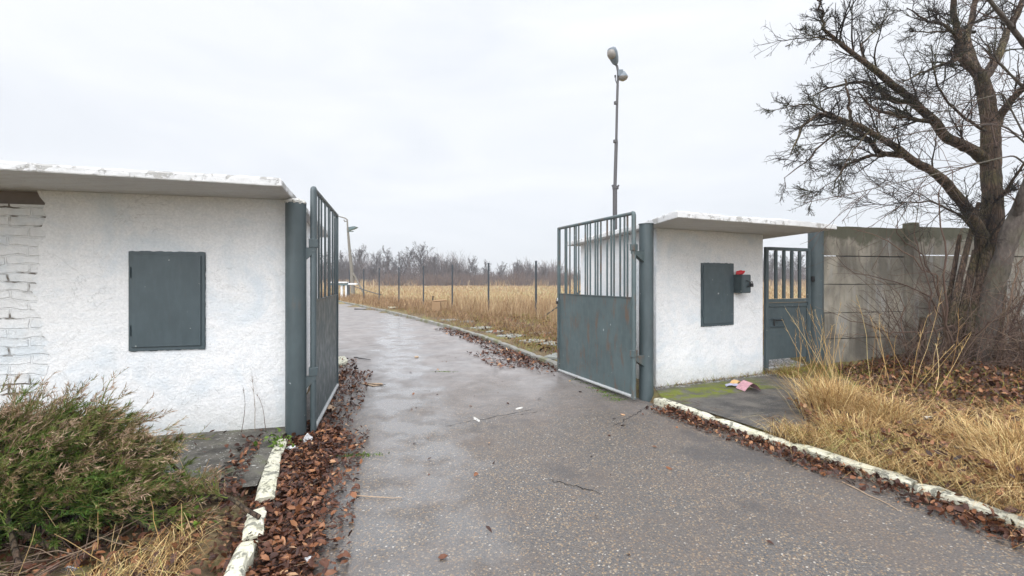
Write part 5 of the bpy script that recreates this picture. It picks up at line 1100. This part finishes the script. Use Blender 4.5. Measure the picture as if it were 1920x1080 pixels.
spec = [  # px, top py, variant, label
 (640, 470, 1, 'slim bare tree ending the far tree line by the left gate'), (672, 458, 3, 'fan shaped bare tree just right of the leaning concrete pole'),
 (706, 470, 2, 'round headed bare tree midway between the concrete pole and broadest crown'), (726, 461, 1, 'narrow upright bare tree next to the round headed one'),
 (752, 474, 0, 'smaller bare tree left of the broadest crown'), (765, 462, 3, 'left half of the broadest bare crown in the far tree line'), (789, 454, 2, 'tallest and broadest bare tree in the far tree line'),
 (812, 474, 3, 'bare tree on the right flank of the tallest crown'), (836, 484, 1, 'thin pale bare tree between the tallest crown and the lone rounded one'), (854, 486, 0, 'low bare tree left of the lone rounded tree'),
 (884, 480, 2, 'lone rounded bare tree above the tree line between the fence posts'), (910, 486, 1, 'slender bare tree right of the lone rounded tree'), (940, 491, 0, 'low bare tree over the middle of the field'),
 (967, 486, 3, 'bare tree with forked top in the middle of the field edge'), (993, 490, 1, 'thin bare tree beside the nearest fence post'), (1022, 495, 0, 'low bare tree just left of the right gate leaf'),
 (1448, 468, 1, 'bare tree seen through the left bars of the narrow door'), (1472, 478, 3, 'bare tree seen in the middle of the narrow door'), (1497, 474, 2, 'bare tree seen through the right bars of the narrow door')]
rows_ = []
for px, py, v, lab in spec:
    Y_ = 128+random.uniform(-4, 8); rows_.append(((px-960)/F*Y_, Y_, (HY-py)/F*Y_+1.6, v, lab, None))
filler = 0
for X_ in np.arange(-150, 190, 8.5):
    filler += 1; Y_ = 142+random.uniform(-6, 12); base_h = 8.0 if X_ < -14 else 6.2
    if 60 < X_ < 100: base_h = 9
    rows_.append((X_+random.uniform(-3, 3), Y_, base_h*random.uniform(.75, 1.15)+(0 if X_ > -30 else 1.5), random.randrange(5), 'leafless tree standing deep in the grey wood behind the field edge', 'trees of the wood behind the field'))
for X_, Y_, h, v, lab, grp in rows_:
    t = thing('bare_tree', lab, 'tree', (X_, Y_, 0), grp or 'bare trees along the edge of the field'); s_ = h/13.6; t.scale = (s_*random.uniform(.95, 1.2), s_, s_); t.rotation_euler = (0, 0, random.uniform(0, 6.28))
    for nm, me in zip(('trunk', 'crown'), variants[v]): o = bpy.data.objects.new(nm, me); COL.objects.link(o); o.parent = t
# undergrowth thicket: dense mass
n = 26000; X_ = rng.uniform(-170, 210, n); Y_ = rng.uniform(124, 175, n); hh = np.where(X_ < -16, 7.0, 5.0)*(1+.25*np.sin(X_*.21)+.15*np.sin(X_*.63))*rng.uniform(.35, 1.1, n)
K = 5; Pn = np.zeros((n, K, 3)); Pn[:, 0] = np.c_[X_, Y_, np.zeros(n)]; dv = np.c_[rng.normal(0, .16, (n, 2)), np.ones(n)]
for k in range(1, K): dv = dv+rng.normal(0, .07, (n, 3)); Pn[:, k] = Pn[:, k-1]+dv*(hh/(K-1))[:, None]
Rn = np.full((n, K), .055)*np.linspace(1, .3, K)[None]; V1 = batch_tubes(Pn, Rn, 3, rng.uniform(0, 1, n))
s1, sr1 = grow(Pn, Rn, 3, .3, 1, .5, .4, .6, 3, .03, .1, lmin=.3); V2 = batch_tubes(s1, np.maximum(sr1, .022), 3, rng.uniform(0, 1, len(s1)))
V, Q, r = merge_quads([V1, V2]); tag(quad_obj('thicket', V, Q, MAT['thicket'], None, r, False), 'dense grey brown undergrowth filling the wood at the far edge of the field', 'undergrowth', kind='stuff')
# low shrubs at the field edge (reddish)
n = 2600; cx = rng.choice([-30., -21., -15.5, -9, 2, 12], n); X_ = cx+rng.normal(0, 1.6, n); Pn = np.zeros((n, K, 3)); Pn[:, 0] = np.c_[X_, 115+rng.normal(0, 2, n), np.zeros(n)]; dv = np.c_[(X_-cx)[:, None]*.18, rng.normal(0, .2, (n, 1)), np.ones(n)]; hh = rng.uniform(1.2, 3.2, n)
for k in range(1, K): dv = dv+rng.normal(0, .1, (n, 3)); Pn[:, k] = Pn[:, k-1]+dv*(hh/(K-1))[:, None]
V, Q, r = batch_tubes(Pn, np.full((n, K), .03), 3, rng.uniform(.6, 1, n)); tag(quad_obj('scrub', V, Q, MAT['thicket'], None, r, False), 'low reddish scrub growing in front of the far wood', 'scrub', kind='stuff')
# ---------------------------------------------------------------- haze
m = MB(); m.box((20, 85, 7.5), (480, 200, 19)); hz = m.build('haze', None)
hm = bpy.data.materials.new('damp_air'); hm.use_nodes = True; ht = hm.node_tree; ht.nodes.clear(); o_ = ht.nodes.new('ShaderNodeOutputMaterial'); pv = ht.nodes.new('ShaderNodeVolumePrincipled')
pv.inputs['Color'].default_value = (.86, .90, .97, 1); pv.inputs['Density'].default_value = .0013; pv.inputs['Anisotropy'].default_value = .2; ht.links.new(pv.outputs[0], o_.inputs['Volume'])
hz.data.materials.append(hm); tag(hz, 'thin pale damp air over the field', 'haze', kind='stuff')
